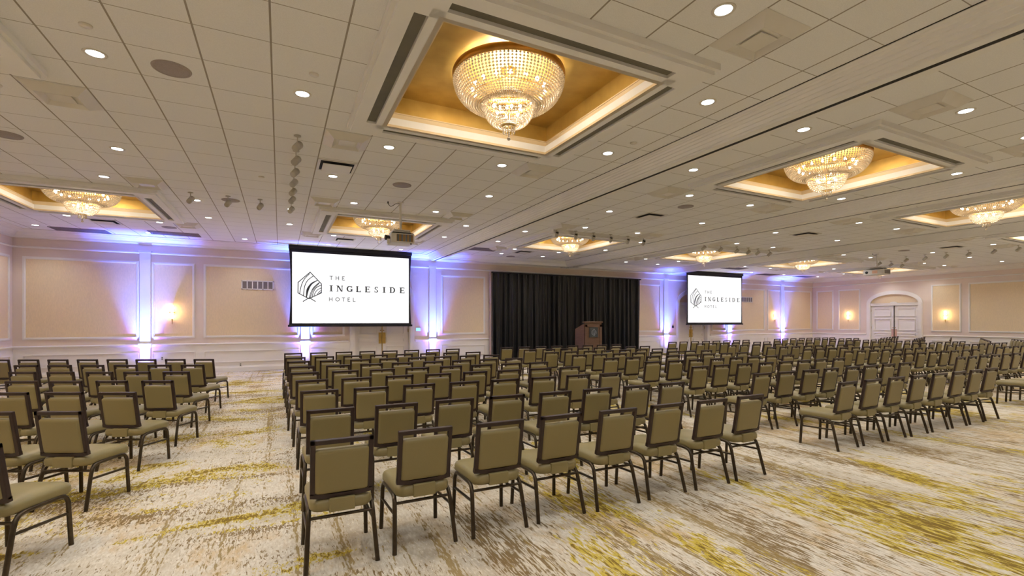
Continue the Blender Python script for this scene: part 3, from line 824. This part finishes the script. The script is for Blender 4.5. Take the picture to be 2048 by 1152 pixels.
EMB_LINES = [([(378, 560), (310, 632), (272, 715), (252, 812)], 8), ([(425, 590), (352, 648), (315, 725), (300, 842)], 8), ([(478, 645), (402, 690), (355, 765), (338, 862)], [8, 18, 26, 9]),
             ([(508, 668), (440, 728), (400, 790), (372, 872)], [7, 10, 8, 7]), ([(500, 685), (440, 745), (410, 800), (385, 868)], 7), ([(530, 705), (468, 735), (432, 785), (408, 862)], [7, 9, 8, 7]), ([(530, 740), (482, 765), (452, 800), (432, 850)], 7), ([(530, 772), (498, 795), (472, 836)], 7), ([(530, 795), (510, 808), (492, 826)], 7)]
def emblem(b, fx, y, k):
    f = lambda p: fx(p)
    def dense(pts, n=6):
        out = []
        for i in range(len(pts) - 1):
            p0 = pts[max(i - 1, 0)]; p1 = pts[i]; p2 = pts[i + 1]; p3 = pts[min(i + 2, len(pts) - 1)]
            for s_ in range(n):
                t = s_ / n
                out.append(tuple(.5 * (2 * p1[c] + (p2[c] - p0[c]) * t + (2 * p0[c] - 5 * p1[c] + 4 * p2[c] - p3[c]) * t * t + (3 * p1[c] - p0[c] - 3 * p2[c] + p3[c]) * t ** 3) for c in (0, 1)))
        out.append(pts[-1]); return out
    stroke(b, [f(p) for p in EMB_HEX], 9 * k, y, True)
    for pts, w in EMB_LINES:
        d = dense(pts); n = len(d)
        if isinstance(w, list):
            m = len(w) - 1
            ww = [(w[min(int(i * m / (n - 1)), m - 1)] + (w[min(int(i * m / (n - 1)), m - 1) + 1] - w[min(int(i * m / (n - 1)), m - 1)]) * (i * m / (n - 1) - min(int(i * m / (n - 1)), m - 1))) * k for i in range(n)]
        else: ww = w * k
        stroke(b, [f(p) for p in d], ww, y)
    stroke(b, [f(p) for p in ((378, 868), (452, 914))], 9 * k, y); stroke(b, [f(p) for p in ((366, 872), (296, 914))], 9 * k, y)

# ------------------------------------------------------------------ projection screens
YS = 17.72
M['screen'] = mat('lit_screen', (.12, .12, .12), .6, emit=(1., .99, 1.), es=.72, noise=None)  # projector light put into the screen cloth as its own glow
def screen():
    x0, x1, z0, z1 = .27, 4.47, 1.50, 4.18
    cx = (x0 + x1) / 2
    root = thing('hanging_projection_screen', 'larger lit white projection screen showing a hotel logo', 'screen', (cx, YS, 0))
    def X(x): return x - cx
    # border cloth with inward-curving sides
    n = 16; L = []; Rr = []
    for i in range(n + 1):
        t = i / n; z = z0 + (z1 - z0) * t; s = .055 * math.sin(PI * t) ** .8
        L.append((X(x0) + s, z)); Rr.append((X(x1) - s, z))
    b = MB()
    b.prism(L + Rr[::-1], 'y', .002, .012)
    b.build('black_border', 'border', root)
    sb = MB(); sb.box(X(x0) + .10, X(x1) - .10, -.003, .001, z0 + .10, z1 - .14)
    s = sb.build('screen_surface', 'screen', root)
    MB().box(X(x0) - .03, X(x1) + .03, -.035, .035, z0 - .02, z0 + .05, None, .012).build('bottom_bar', 'border', root)
    MB().box(X(x0) - .01, X(x1) + .01, -.06, .07, z1 - .03, ZC - .005, None, .012).build('housing', 'border', root)
    # writing, measured on the larger screen
    def fx(p):
        q = on_y(560 + p[0] / 6.4, 460 + p[1] / 6.4, YS); return X(q[0]), q[1]
    b = MB(); k = (on_y(661, 560, YS)[0] - on_y(660, 560, YS)[0]) / 6.4 * 1.15
    emblem(b, fx, -.013, k)
    b.build('logo_emblem', 'text', root)
    b = MB()
    def row(word, p0, p1, zp0, zp1, wf, serif, widths):
        a = fx(p0); c = fx(p1)
        zt, zb = fx((p0[0], zp0))[1], fx((p0[0], zp1))[1]; h = zt - zb
        for i, ch in enumerate(word):
            b = MB(); letter(b, ch, widths[i], zb, h, wf.get(ch, .7) * h, -.013, serif)
            b.build('printed_letter', 'text', root)
    W = dict(I=.42, N=.98, G=.95, L=.80, E=.84, S=.66, D=.95)
    xsr = [fx((c, 750))[0] for c in (655, 765, 890, 1005, 1120, 1232, 1332, 1438, 1562)]
    row('INGLESIDE', (655, 750), (1562, 770), 709, 786, W, True, xsr)
    xsr = [fx((c, 610))[0] for c in (655, 734, 812)]
    row('THE', (655, 610), (810, 610), 588, 640, dict(T=.75, H=.78, E=.62), False, xsr)
    xsr = [fx((c, 885))[0] for c in (650, 736, 812, 882, 950)]
    row('HOTEL', (650, 885), (950, 885), 861, 912, dict(H=.78, O=1., T=.75, E=.62, L=.62), False, xsr)
    return root
scr = screen()
dup(scr, (20.78, YS, 0), 0, 'smaller-looking lit projection screen with the same logo, farther from the camera')

# ------------------------------------------------------------------ curtain
b = MB(); x0, x1, n = 7.92, 15.86, 620
zl = [.02, .5, 1.2, 2., 2.8, 3.45, 3.70]
rn = random.Random(4); ph = [rn.uniform(0, 6.28) for _ in range(8)]
vs = []
for j, z in enumerate(zl):
    k = 1 - .35 * (z / 3.7)
    for i in range(n + 1):
        x = x0 + (x1 - x0) * i / n
        y = .08 * math.sin(x * 21 + ph[0] + .9 * math.sin(x * 1.7 + ph[1]) + .12 * math.sin(z * 1.3 + x)) + .028 * math.sin(x * 47 + ph[2] + 1.4 * math.sin(x * 2.9)) + .02 * math.sin(x * 5.3 + ph[3])
        y += .02 * math.sin(x * 33 + z * .9 + ph[4])
        vs.append((x, 17.97 + y * k, z))
fs = [(j * (n + 1) + i, j * (n + 1) + i + 1, (j + 1) * (n + 1) + i + 1, (j + 1) * (n + 1) + i) for j in range(len(zl) - 1) for i in range(n)]
b.add(vs, fs, True)
cur = b.build('stage_curtain', 'velvet'); tag(cur, 'floor-length pleated black curtain behind the lectern', 'curtain')
MB().box(x0 - .02, x1 + .02, 17.93, 18.02, 3.68, 3.735, None, .01).build('header_band', 'border', cur)
b = MB().box(7.86, 7.91, 18.02, 18.12, 0, 3.74, None, .008).box(7.84, 7.93, 18.0, 18.14, 2.42, 2.50, None, .008)
o = b.build('partition_post', 'pole'); tag(o, 'slim pinkish partition post at the edge of the black curtain', 'post')

# ------------------------------------------------------------------ lectern on a low platform
lx, ly, lw, ld = 11.02, 15.2, .80, .62
o = MB().box(9.0, 13.2, 14.75, 17.0, 0, .38, None, .01).build('stage_platform', 'black'); tag(o, 'low black platform under the lectern, hidden by chairs', 'platform')
t = thing('lectern', 'dark wooden lectern with slate logo plaque before the black curtain', 'lectern', (lx, ly, .38))
zh = 1.66 - .38
b = MB()
b.box(-lw / 2, lw / 2, -.03, .03, 0, zh - .05, None, .006)
for sx in (-1, 1): b.box(sx * (lw / 2 - .11), sx * lw / 2, -.05, .03, 0, zh - .12, None, .008)
b.box(-lw / 2, lw / 2, -.05, .03, zh - .22, zh - .12, None, .008); b.box(-lw / 2, lw / 2, -.05, .03, 0, .12, None, .008)
b.build('front_panel', 'wood', t)
for sx in (-1, 1):
    x = sx * lw / 2
    MB().prism([(.0, 0), (ld, 0), (ld, zh - .30), (.06, zh - .10), (0, zh - .10)], 'x', x - .02, x + .02).build('side_panel', 'wood', t)
MB().box(-lw / 2 - .03, lw / 2 + .03, -.08, .10, zh - .05, zh, None, .01).build('top_cap', 'wood', t)
MB().add([(-lw / 2 + .02, .06, zh - .12), (lw / 2 - .02, .06, zh - .12), (lw / 2 - .02, ld, zh - .32), (-lw / 2 + .02, ld, zh - .32)], [(0, 1, 2, 3)]).build('reading_desk', 'wood', t)
MB().box(-.20, .20, -.062, -.03, zh - .62, zh - .23, None, .005).build('slate_plaque', 'plaque', t)
b = MB()
emblem(b, lambda p: ((p[0] - 380) / 300 * .22 + .01, zh - .43 - (p[1] - 727) / 300 * .22), -.0635, .22 / 300 * 1.3)
b.build('logo_emblem', 'silver', t)
MB().tube([(0, .1, zh), (0, .1, zh + .06), (0, .06, zh + .10)], .006, 6).build('microphone', 'black', t)

# ------------------------------------------------------------------ doors
def double_door(name, label, T, w, recess=.16, metal='brass', strip='brass'):
    """local: x across, y into the wall (0 = wall face), z up"""
    root = thing(name, label, 'door'); root['kind'] = 'structure'
    root.matrix_world = T
    h = w / 2; zs = 2.64; rise = .50
    def arch(hw, rs, n=24): return [(hw * math.cos(PI * i / n), zs + rs * math.sin(PI * i / n)) for i in range(n + 1)]
    # surround plate: rectangle minus arch, through the wall thickness
    b = MB(); inn = arch(h - .09, rise)
    outer = arch(h + .10, rise + .20)
    n = len(inn)
    for y0, y1, ii, oo in ((-.045, .0, inn, outer),):
        vs = [(p[0], y0, p[1]) for p in ii] + [(p[0], y0, p[1]) for p in oo] + [(p[0], y1, p[1]) for p in oo] + [(p[0], .24, p[1]) for p in ii]
        fs = []
        for i in range(n - 1):
            fs += [(i, i + 1, n + i + 1, n + i), (n + i, n + i + 1, 2 * n + i + 1, 2 * n + i), (i, i + 1, 3 * n + i + 1, 3 * n + i)]
        b.add(vs, fs)
    for sx in (-1, 1): b.box(sx * (h - .09), sx * (h + .10), -.045, .24, 0, zs)
    for sx in (-1, 1): b.box(sx * (h - .06), sx * (h + .06), -.06, 0, 0, zs)
    b.build('arched_casing', 'trim', root)
    # wall infill above the arch, flush with the wall
    b = MB(); top = DZ
    vs = [(p[0] * (h / (h - .09)), .0, p[1]) for p in inn] + [(max(-h, min(h, p[0] * 1.2)), .0, top) for p in inn]
    b.add(vs, [(i, i + 1, n + i + 1, n + i) for i in range(n - 1)])
    b.build('wall_infill', 'wall', root)
    # tympanum
    b = MB(); b.add([(p[0], recess - .02, p[1]) for p in inn] + [(-h + .09, recess - .02, zs - .1), (h - .09, recess - .02, zs - .1)], [tuple(list(range(n)) + [n, n + 1])])
    b.build('tympanum', 'panel', root)
    b = MB().box(-h + .09, h - .09, recess - .08, recess, zs - .12, zs + .02, None, .006).box(-h + .09, h - .09, recess - .10, recess, zs - .015, zs + .02)
    b.prism([(.17 * math.cos(PI * i / 12), zs + .02 + .075 * math.sin(PI * i / 12)) for i in range(13)], 'y', recess - .08, recess)
    b.build('transom', 'trim', root)
    hl = h - .095; zt = zs - .125
    for sx in (-1, 1):
        a, c = (.006, hl) if sx > 0 else (-hl, -.006)
        leaf = MB().box(a, c, recess, recess + .05, .01, zt, None, .004).build('door_leaf', 'door', root)
        b = MB(); Td = Matrix(((1, 0, 0, 0), (0, 0, -1, recess), (0, 1, 0, 0), (0, 0, 0, 1)))
        u0, u1 = a + .14, c - .14
        for z0, z1 in ((.15, .75), (.85, 1.05), (1.15, 1.82), (1.92, zt - .12)):
            q = frame_mb(u0, u1, z0, z1, .055, Td, 1.15)
            o_ = len(b.v); b.v += q.v; b.f += [[i + o_ for i in f] for f in q.f]; b.sm += q.sm
        b.build('panel_moulding', 'door', leaf)
        xx = sx * .075
        MB().box(xx - .055, xx + .055, recess - .012, recess, .82, 1.24, None, .004).build('push_plate', metal, leaf)
        MB().lathe([(0, .03), (.02, .03), (.022, 0)], 12, Matrix.Translation((sx * .06, recess, 1.32)) @ Matrix.Rotation(R(90), 4, 'X')).build('lock_cylinder', 'brass', leaf)
        for z in (.35, 1.25, 2.2):
            MB().box(sx * hl - .02, sx * hl + .008, recess - .012, recess + .01, z, z + .13).build('hinge', 'brass', leaf)
    MB().box(-.016, .016, recess - .03, recess + .01, .01, zt).build('meeting_strip', strip, root)
    MB().box(-h, h, .20, .34, 0, DZ).build('backing_wall', 'door', root)
    return root
double_door('door_1', 'panelled double door with brass plates under the larger screen', Matrix.Translation(((D1[0] + D1[1]) / 2, YB, 0)), D1[1] - D1[0])
double_door('door_2', 'recessed arched double door with brass plates behind the smaller screen', Matrix.Translation(((D2[0] + D2[1]) / 2, YB, 0)), D2[1] - D2[0])
Tr = Matrix.Translation((XR, (D3[0] + D3[1]) / 2, 0)) @ Matrix.Rotation(R(-90), 4, 'Z')
double_door('door_3', 'white arched double door with copper plates on the far side wall', Tr, D3[1] - D3[0], .07, 'copper', 'bronze')

# ------------------------------------------------------------------ wall fittings
def sconce(side, u, z, label, first=[None]):
    T = wall_T(side)
    t = thing('wall_sconce', label, 'wall lamp', (0, 0, 0), 0, 'crystal wall sconces')
    if side == 'back': t.location = (u, YB, z)
    else: t.location = (XR, u, z); t.rotation_euler.z = R(-90)
    MB().box(-.045, .045, -.012, 0, -.2, .2, None, .005).build('back_plate', 'brass', t)
    MB().tube([(0, -.01, -.02), (0, -.07, -.02)], .012, 8).build('arm', 'brass', t)
    MB().tube([(0, -.075, -.38), (0, -.075, -.24), (0, -.075, -.22)], [.006, .018, .03], 10).build('stem', 'brass', t)
    MB().lathe([(.045, -.02), (.075, -.01), (.085, 0), (.075, .01), (.045, .02)], 20, Matrix.Translation((0, -.075, -.01))).build('collar', 'brass', t)
    for q in (-.14, 0., .14):
        g = MB().lathe([(.0, -.07), (.035, -.068), (.05, -.03), (.05, .03), (.035, .068), (0, .07)], 16, Matrix.Translation((0, -.075, q))).build('glass_shade', 'tube', t)
    p = (u, YB - .16, z) if side == 'back' else (XR - .16, u, z)
    point('sconce_glow', p, (1., .62, .28), 5.5, .06)
sconce('back', -3.06, 1.96, 'lit glass sconce beside the blue pilaster, by the vented panel')
sconce('back', 26.22, 2.0, 'lit glass sconce beyond the smaller screen on the screen wall')
sconce('right', 16.1, 2.0, 'lit glass sconce between far corner and arched door')
sconce('right', 11.6, 1.98, 'lit glass sconce on the camera side of the arched door')

def wall_vent(x0, x1, z0, z1, label):
    t = thing('wall_vent', label, 'air vent', ((x0 + x1) / 2, YB, (z0 + z1) / 2), 0, 'white wall vents')
    w, h = (x1 - x0) / 2, (z1 - z0) / 2
    b = MB()
    for sg in (-1, 1): b.box(-w, w, sg * h - .018, sg * h + .018, 0, 0) if 0 else None
    T = Matrix(((1, 0, 0, 0), (0, 0, -1, 0), (0, 1, 0, 0), (0, 0, 0, 1)))
    b.box(-w, w, -h, -h + .035, 0, .03, T); b.box(-w, w, h - .035, h, 0, .03, T)
    for k in range(7):
        x = -w + (2 * w - .03) * k / 6; b.box(x, x + .03, -h, h, 0, .03, T)
    b.build('frame', 'trim', t)
    for k in range(6):
        x = -w + .03 + (2 * w - .03) * k / 6
        MB().box(x, x + (2 * w - .03) / 6 - .03, -h + .035, h - .035, 0, .012, T).build('louvre_panel', 'grille', t)
wall_vent(-1.16, -.20, 2.74, 3.05, 'white six-slot wall vent beside the larger screen')
wall_vent(23.36, 24.32, 2.74, 3.05, 'white six-slot wall vent touching the smaller screen')
o = MB().box(-.09, .09, -.02, 0, -.06, .06, None, .006).build('touch_switch', 'blueled', None, (4.86, YB, 1.35)); tag(o, 'small glowing blue wall touch panel beside the double door', 'control panel')
MB().box(-.10, .10, -.012, 0, -.07, .07, None, .004).build('bezel', 'white', o)
o = MB().box(-.07, .07, -.015, 0, -.06, .06, None, .005).build('switch_plate', 'black', None, (18.22, YB, 1.38)); tag(o, 'dark switch plate beside the recessed arched door', 'switch')
MB().box(-.02, .02, -.022, -.01, -.025, .025, None, .003).build('toggle', 'slot', o)
for x, z, l in ((-3.33, .50, 'black power outlet low between blue pilaster and vented panel'), (-1.18, .22, 'black power outlet in the baseboard under the wall vent')):
    o = MB().box(-.035, .035, -.012, 0, -.055, .055, None, .004).build('power_outlet', 'white', None, (x, YB - (.028 if z < .3 else 0), z)); tag(o, l, 'outlet')
    for s in (-.022, .022): MB().box(-.016, .016, -.016, -.011, s - .014, s + .014, None, .003).build('socket', 'black', o)
o = MB().box(-.02, 0, -.05, .05, -.06, .06, None, .006).build('thermostat', 'white', None, (XR, 8.68, 1.30)); tag(o, 'small white wall box at the picture edge, low on the widest panel', 'wall box')

# ------------------------------------------------------------------ chairs
def chair_parts():
    P = {}
    ol = rrect(-.222, .222, .040, .545, .075, 6, .08)
    P['seat'] = (MB().pillow(ol, [(.380, .03), (.385, .010), (.400, 0), (.436, .0), (.455, .008), (.468, .03), (.475, .07), (.478, .12)]), 'vinyl')
    # back plane: origin at its foot, v up the back, w forward
    o = Vector((0, .068, .478)); up = Vector((0, -.068, .407)); L = up.length; v = up / L; w = Vector((0, v.z, -v.y))
    T = Matrix(((1, v.x, w.x, o.x), (0, v.y, w.y, o.y), (0, v.z, w.z, o.z), (0, 0, 0, 1)))
    P['backrest'] = (MB().pillow(rrect(-.176, .176, .026, .345, .022, 4), [(-.022, .03), (-.021, .012), (-.012, .002), (.0, 0), (.022, 0), (.036, .010), (.044, .035)], T), 'vinyl')
    b = MB(); hw = .205; fw = .034
    b.box(-hw, -hw + fw, .02, L, -.014, .018, T, .006); b.box(hw - fw, hw, .02, L, -.014, .018, T, .006)
    b.box(-hw, hw, L - fw, L, -.014, .018, T, .006)
    n = 10; vs = []
    for i in range(n + 1):
        x = -hw + 2 * hw * i / n; s = -.020 * (1 - (x / hw) ** 2) + .006
        for (vv, ww) in ((s, -.014), (s + fw, -.014), (s + fw, .018), (s, .018)): vs.append((x, vv, ww))
    fs = [(i * 4 + a, i * 4 + (a + 1) % 4, i * 4 + 4 + (a + 1) % 4, i * 4 + 4 + a) for i in range(n) for a in range(4)] + [(0, 1, 2, 3), (n * 4 + 3, n * 4 + 2, n * 4 + 1, n * 4)]
    b.add(vs, fs, False, T)
    P['back_frame'] = (b, 'frame')
    P['seat_tab'] = (MB().box(-.085, .085, .030, .075, .377, .470, None, .006), 'vinyl')
    def leg(front, sx):
        if front: path = [(.228, .49, 0), (.219, .475, .33), (.215, .465, .36), (.212, .445, .381), (.21, .41, .387), (.209, .30, .386)]
        else: path = [(.232, 0, 0), (.214, .075, .30), (.211, .092, .345), (.209, .115, .372), (.208, .15, .383), (.208, .19, .386), (.209, .30, .386)]
        return MB().tube([(sx * x, y, z) for x, y, z in path], .0165, 8)
    for sx in (-1, 1):
        for fr in (1, 0): P['leg%d%d' % (sx, fr)] = (leg(fr, sx), 'bronze')
        P['stretcher%d' % sx] = (MB().tube([(sx * .222, .482, .245), (sx * .219, .058, .265)], .011, 6), 'bronze')
    P['crossbar0'] = (MB().tube([(-.213, .085, .335), (.213, .085, .335)], .011, 6), 'bronze')
    P['crossbar1'] = (MB().tube([(-.213, .455, .365), (.213, .455, .365)], .011, 6), 'bronze')
    return P
def make_chair(simple):
    t = thing('banquet_chair', '', 'chair')
    P = chair_parts()
    if not simple:
        for k, (mb, m) in P.items():
            o = mb.build(k.rstrip('-01'), m, t)
    else:
        for k in ('seat', 'backrest', 'back_frame'): P[k][0].build(k, P[k][1], t)
        b = MB()
        for k in P:
            if P[k][1] == 'bronze':
                q = P[k][0]; o_ = len(b.v); b.v += q.v; b.f += [[i + o_ for i in f] for f in q.f]; b.sm += q.sm
        b.build('leg_frame', 'bronze', t)
    return t
full = make_chair(False); far = make_chair(True)
used = {}
NCH = [0]
def place(x, y, a, label, group, simple):
    src = far if simple else full
    if src.name not in used: used[src.name] = 1; o = src; o.location = (x, y, 0); o.rotation_euler.z = a
    else: o = dup(src, (x, y, 0), a)
    o['label'] = label; o['group'] = group; NCH[0] += 1
J = random.Random(7)
def jit(k): return J.uniform(-k, k)
def seen(x, y):
    p = pix(x, y, .88); q = pix(x - .1, y + .5, .45)
    return p[0] < 2052 or q[0] < 2046
# slanted block by the corner coffer
RB = [(-1.81, 4.29, 1), (-1.74, 5.48, 2), (-1.63, 6.68, 3), (-1.47, 7.74, 4), (-1.47, 8.99, 5), (-1.43, 10.26, 6), (-1.43, 11.66, 8)]
for r, (x, y, n) in enumerate(RB):
    for k in range(n):
        place(x - .537 * k + jit(.008), y + .246 * k + jit(.012), R(-24.2) + jit(.02), 'olive banquet chair, %s from the wide aisle, %s row back, slanted block by the corner' % (ORD[k], ORD[r]), 'chairs of the slanted block', y > 10.5)
def block(x0s, ys, n, blk, grp, r0=0, aisle='wide aisle'):
    for r, (x0, y) in enumerate(zip(x0s, ys)):
        for k in range(n):
            x = x0 + .594 * k
            if not seen(x, y): continue
            place(x + jit(.012), y + jit(.014), jit(.022), 'olive banquet chair, %s from the %s, %s row back, block %s' % (ORD[k], aisle, ORD[r + r0], blk), grp, math.hypot(x, y) > 14.2)
block([.375, .41, .40, .38, .34, .34, .32, .31, .29], [3.40, 4.56, 5.84, 6.92, 7.97, 9.06, 10.21, 11.35, 12.85], 8, 'facing the larger screen', 'chairs of the larger-screen block')
block([6.68, 6.60, 6.64, 6.60, 6.42, 6.33, 6.24, 6.28, 6.18], [3.58, 4.76, 6.0, 7.1, 8.18, 9.25, 10.38, 11.6, 12.9], 8, 'facing the black curtain', 'chairs of the curtain block', 0, 'lectern aisle')
block([13.33, 13.52, 13.5, 13.5, 13.45, 13.45, 13.4, 13.35, 13.4], [3.76, 4.98, 6.17, 7.24, 8.3, 9.4, 10.75, 12.0, 13.4], 8, 'facing the smaller screen', 'chairs of the smaller-screen block', 0, 'middle aisle')
block([19.9] * 7, [6.4, 7.6, 8.8, 10.08, 11.3, 12.6, 13.66], 8, 'facing the far vent', 'chairs of the far-vent block', 2, 'far aisle')
for r, (ye, yn) in enumerate(((8.95, 7.25), (10.0, 8.5), (11.1, 9.75), (12.15, 11.0), (13.3, 12.3))):
    a = math.atan2(ye - yn, 3.65)
    for k in range(7):
        x = 25.55 + 3.65 * k / 6; y = yn + (ye - yn) * k / 6
        if pix(x, y, .88)[0] > 2060: continue
        place(x, y, a + .06, 'olive banquet chair, %s from the arched-door wall, %s row back, slanted block by that wall' % (ORD[6 - k], ORD[r]), 'chairs of the arched-door block', True)
print('chairs', NCH[0])

# ------------------------------------------------------------------ stage uplights
def uplight(x, label):
    t = thing('uplight', label, 'floor light', (x, YB - .34, 0), 0, 'blue floor uplights')
    MB().box(-.07, .07, -.05, .05, 0, .02, None, .005).build('base_plate', 'black', t)
    MB().lathe([(0, .02), (.065, .02), (.07, .10), (.06, .13), (.055, .125)], 20).build('housing', 'black', t)
    MB().lathe([(0, .12), (.055, .12)], 20).build('lens', 'lens', t)
    def spot(name, col, w, ang, blend, tilt, dy=0):
        l = bpy.data.lights.new(name, 'SPOT'); l.color = col; l.energy = w; l.spot_size = R(ang); l.spot_blend = blend; l.shadow_soft_size = .04
        o = bpy.data.objects.new(name, l); COL.objects.link(o); o.location = (x, YB - .34 + dy, .14); o.rotation_euler = (R(180 - tilt), 0, 0)
    spot('uplight_column', (.22, .36, 1.), UP0, 24, .8, 4, .10)
    spot('uplight_beam', (.05, .15, 1.), UP1, 46, .95, 5)
    spot('uplight_fringe', (.42, .10, .90), UP2, 66, 1., 7)
    spot('uplight_spill', (.24, .20, 1.), UP3, 130, 1., 0)
UP0, UP1, UP2, UP3 = 230, 2400, 200, 60
for x, l in ((-3.755, 'blue uplight at the foot of the pilaster by the lone sconce'), (.80, 'blue uplight at the foot of the pilaster under the larger screen'), (5.43, 'blue uplight at the foot of the first-beam pilaster'),
             (17.72, 'blue uplight at the foot of the pilaster past the curtain'), (22.36, 'blue uplight at the pilaster under the smaller screen'), (26.96, 'blue uplight at the far corner pilaster')):
    uplight(x, l)

# ------------------------------------------------------------------ world, camera, view
w = bpy.data.worlds.new('World'); S.world = w; w.use_nodes = True
w.node_tree.nodes['Background'].inputs['Color'].default_value = (.5, .45, .4, 1)
w.node_tree.nodes['Background'].inputs['Strength'].default_value = .3
cam = bpy.data.cameras.new('Camera'); co = bpy.data.objects.new('Camera', cam); COL.objects.link(co)
co.location = (0, 0, H); co.rotation_euler = (R(90), 0, -A)
cam.sensor_width = 36; cam.lens = 36 * F / 2048; cam.shift_y = (HY - 576) / 2048
cam.clip_start = .05; cam.clip_end = 200
S.camera = co
S.view_settings.view_transform = 'Standard'; S.view_settings.look = 'None'
S.view_settings.gamma = 1; S.view_settings.exposure = 0.52; S.view_settings.use_curve_mapping = False
S.cycles.use_denoising = True
S.cycles.use_adaptive_sampling = True; S.cycles.adaptive_threshold = .11; S.cycles.adaptive_min_samples = 16
S.cycles.max_bounces = 8; S.cycles.diffuse_bounces = 4; S.cycles.glossy_bounces = 3; S.cycles.transparent_max_bounces = 8; S.cycles.transmission_bounces = 4
S.cycles.sample_clamp_indirect = 6
S.cycles.caustics_reflective = False; S.cycles.caustics_refractive = False
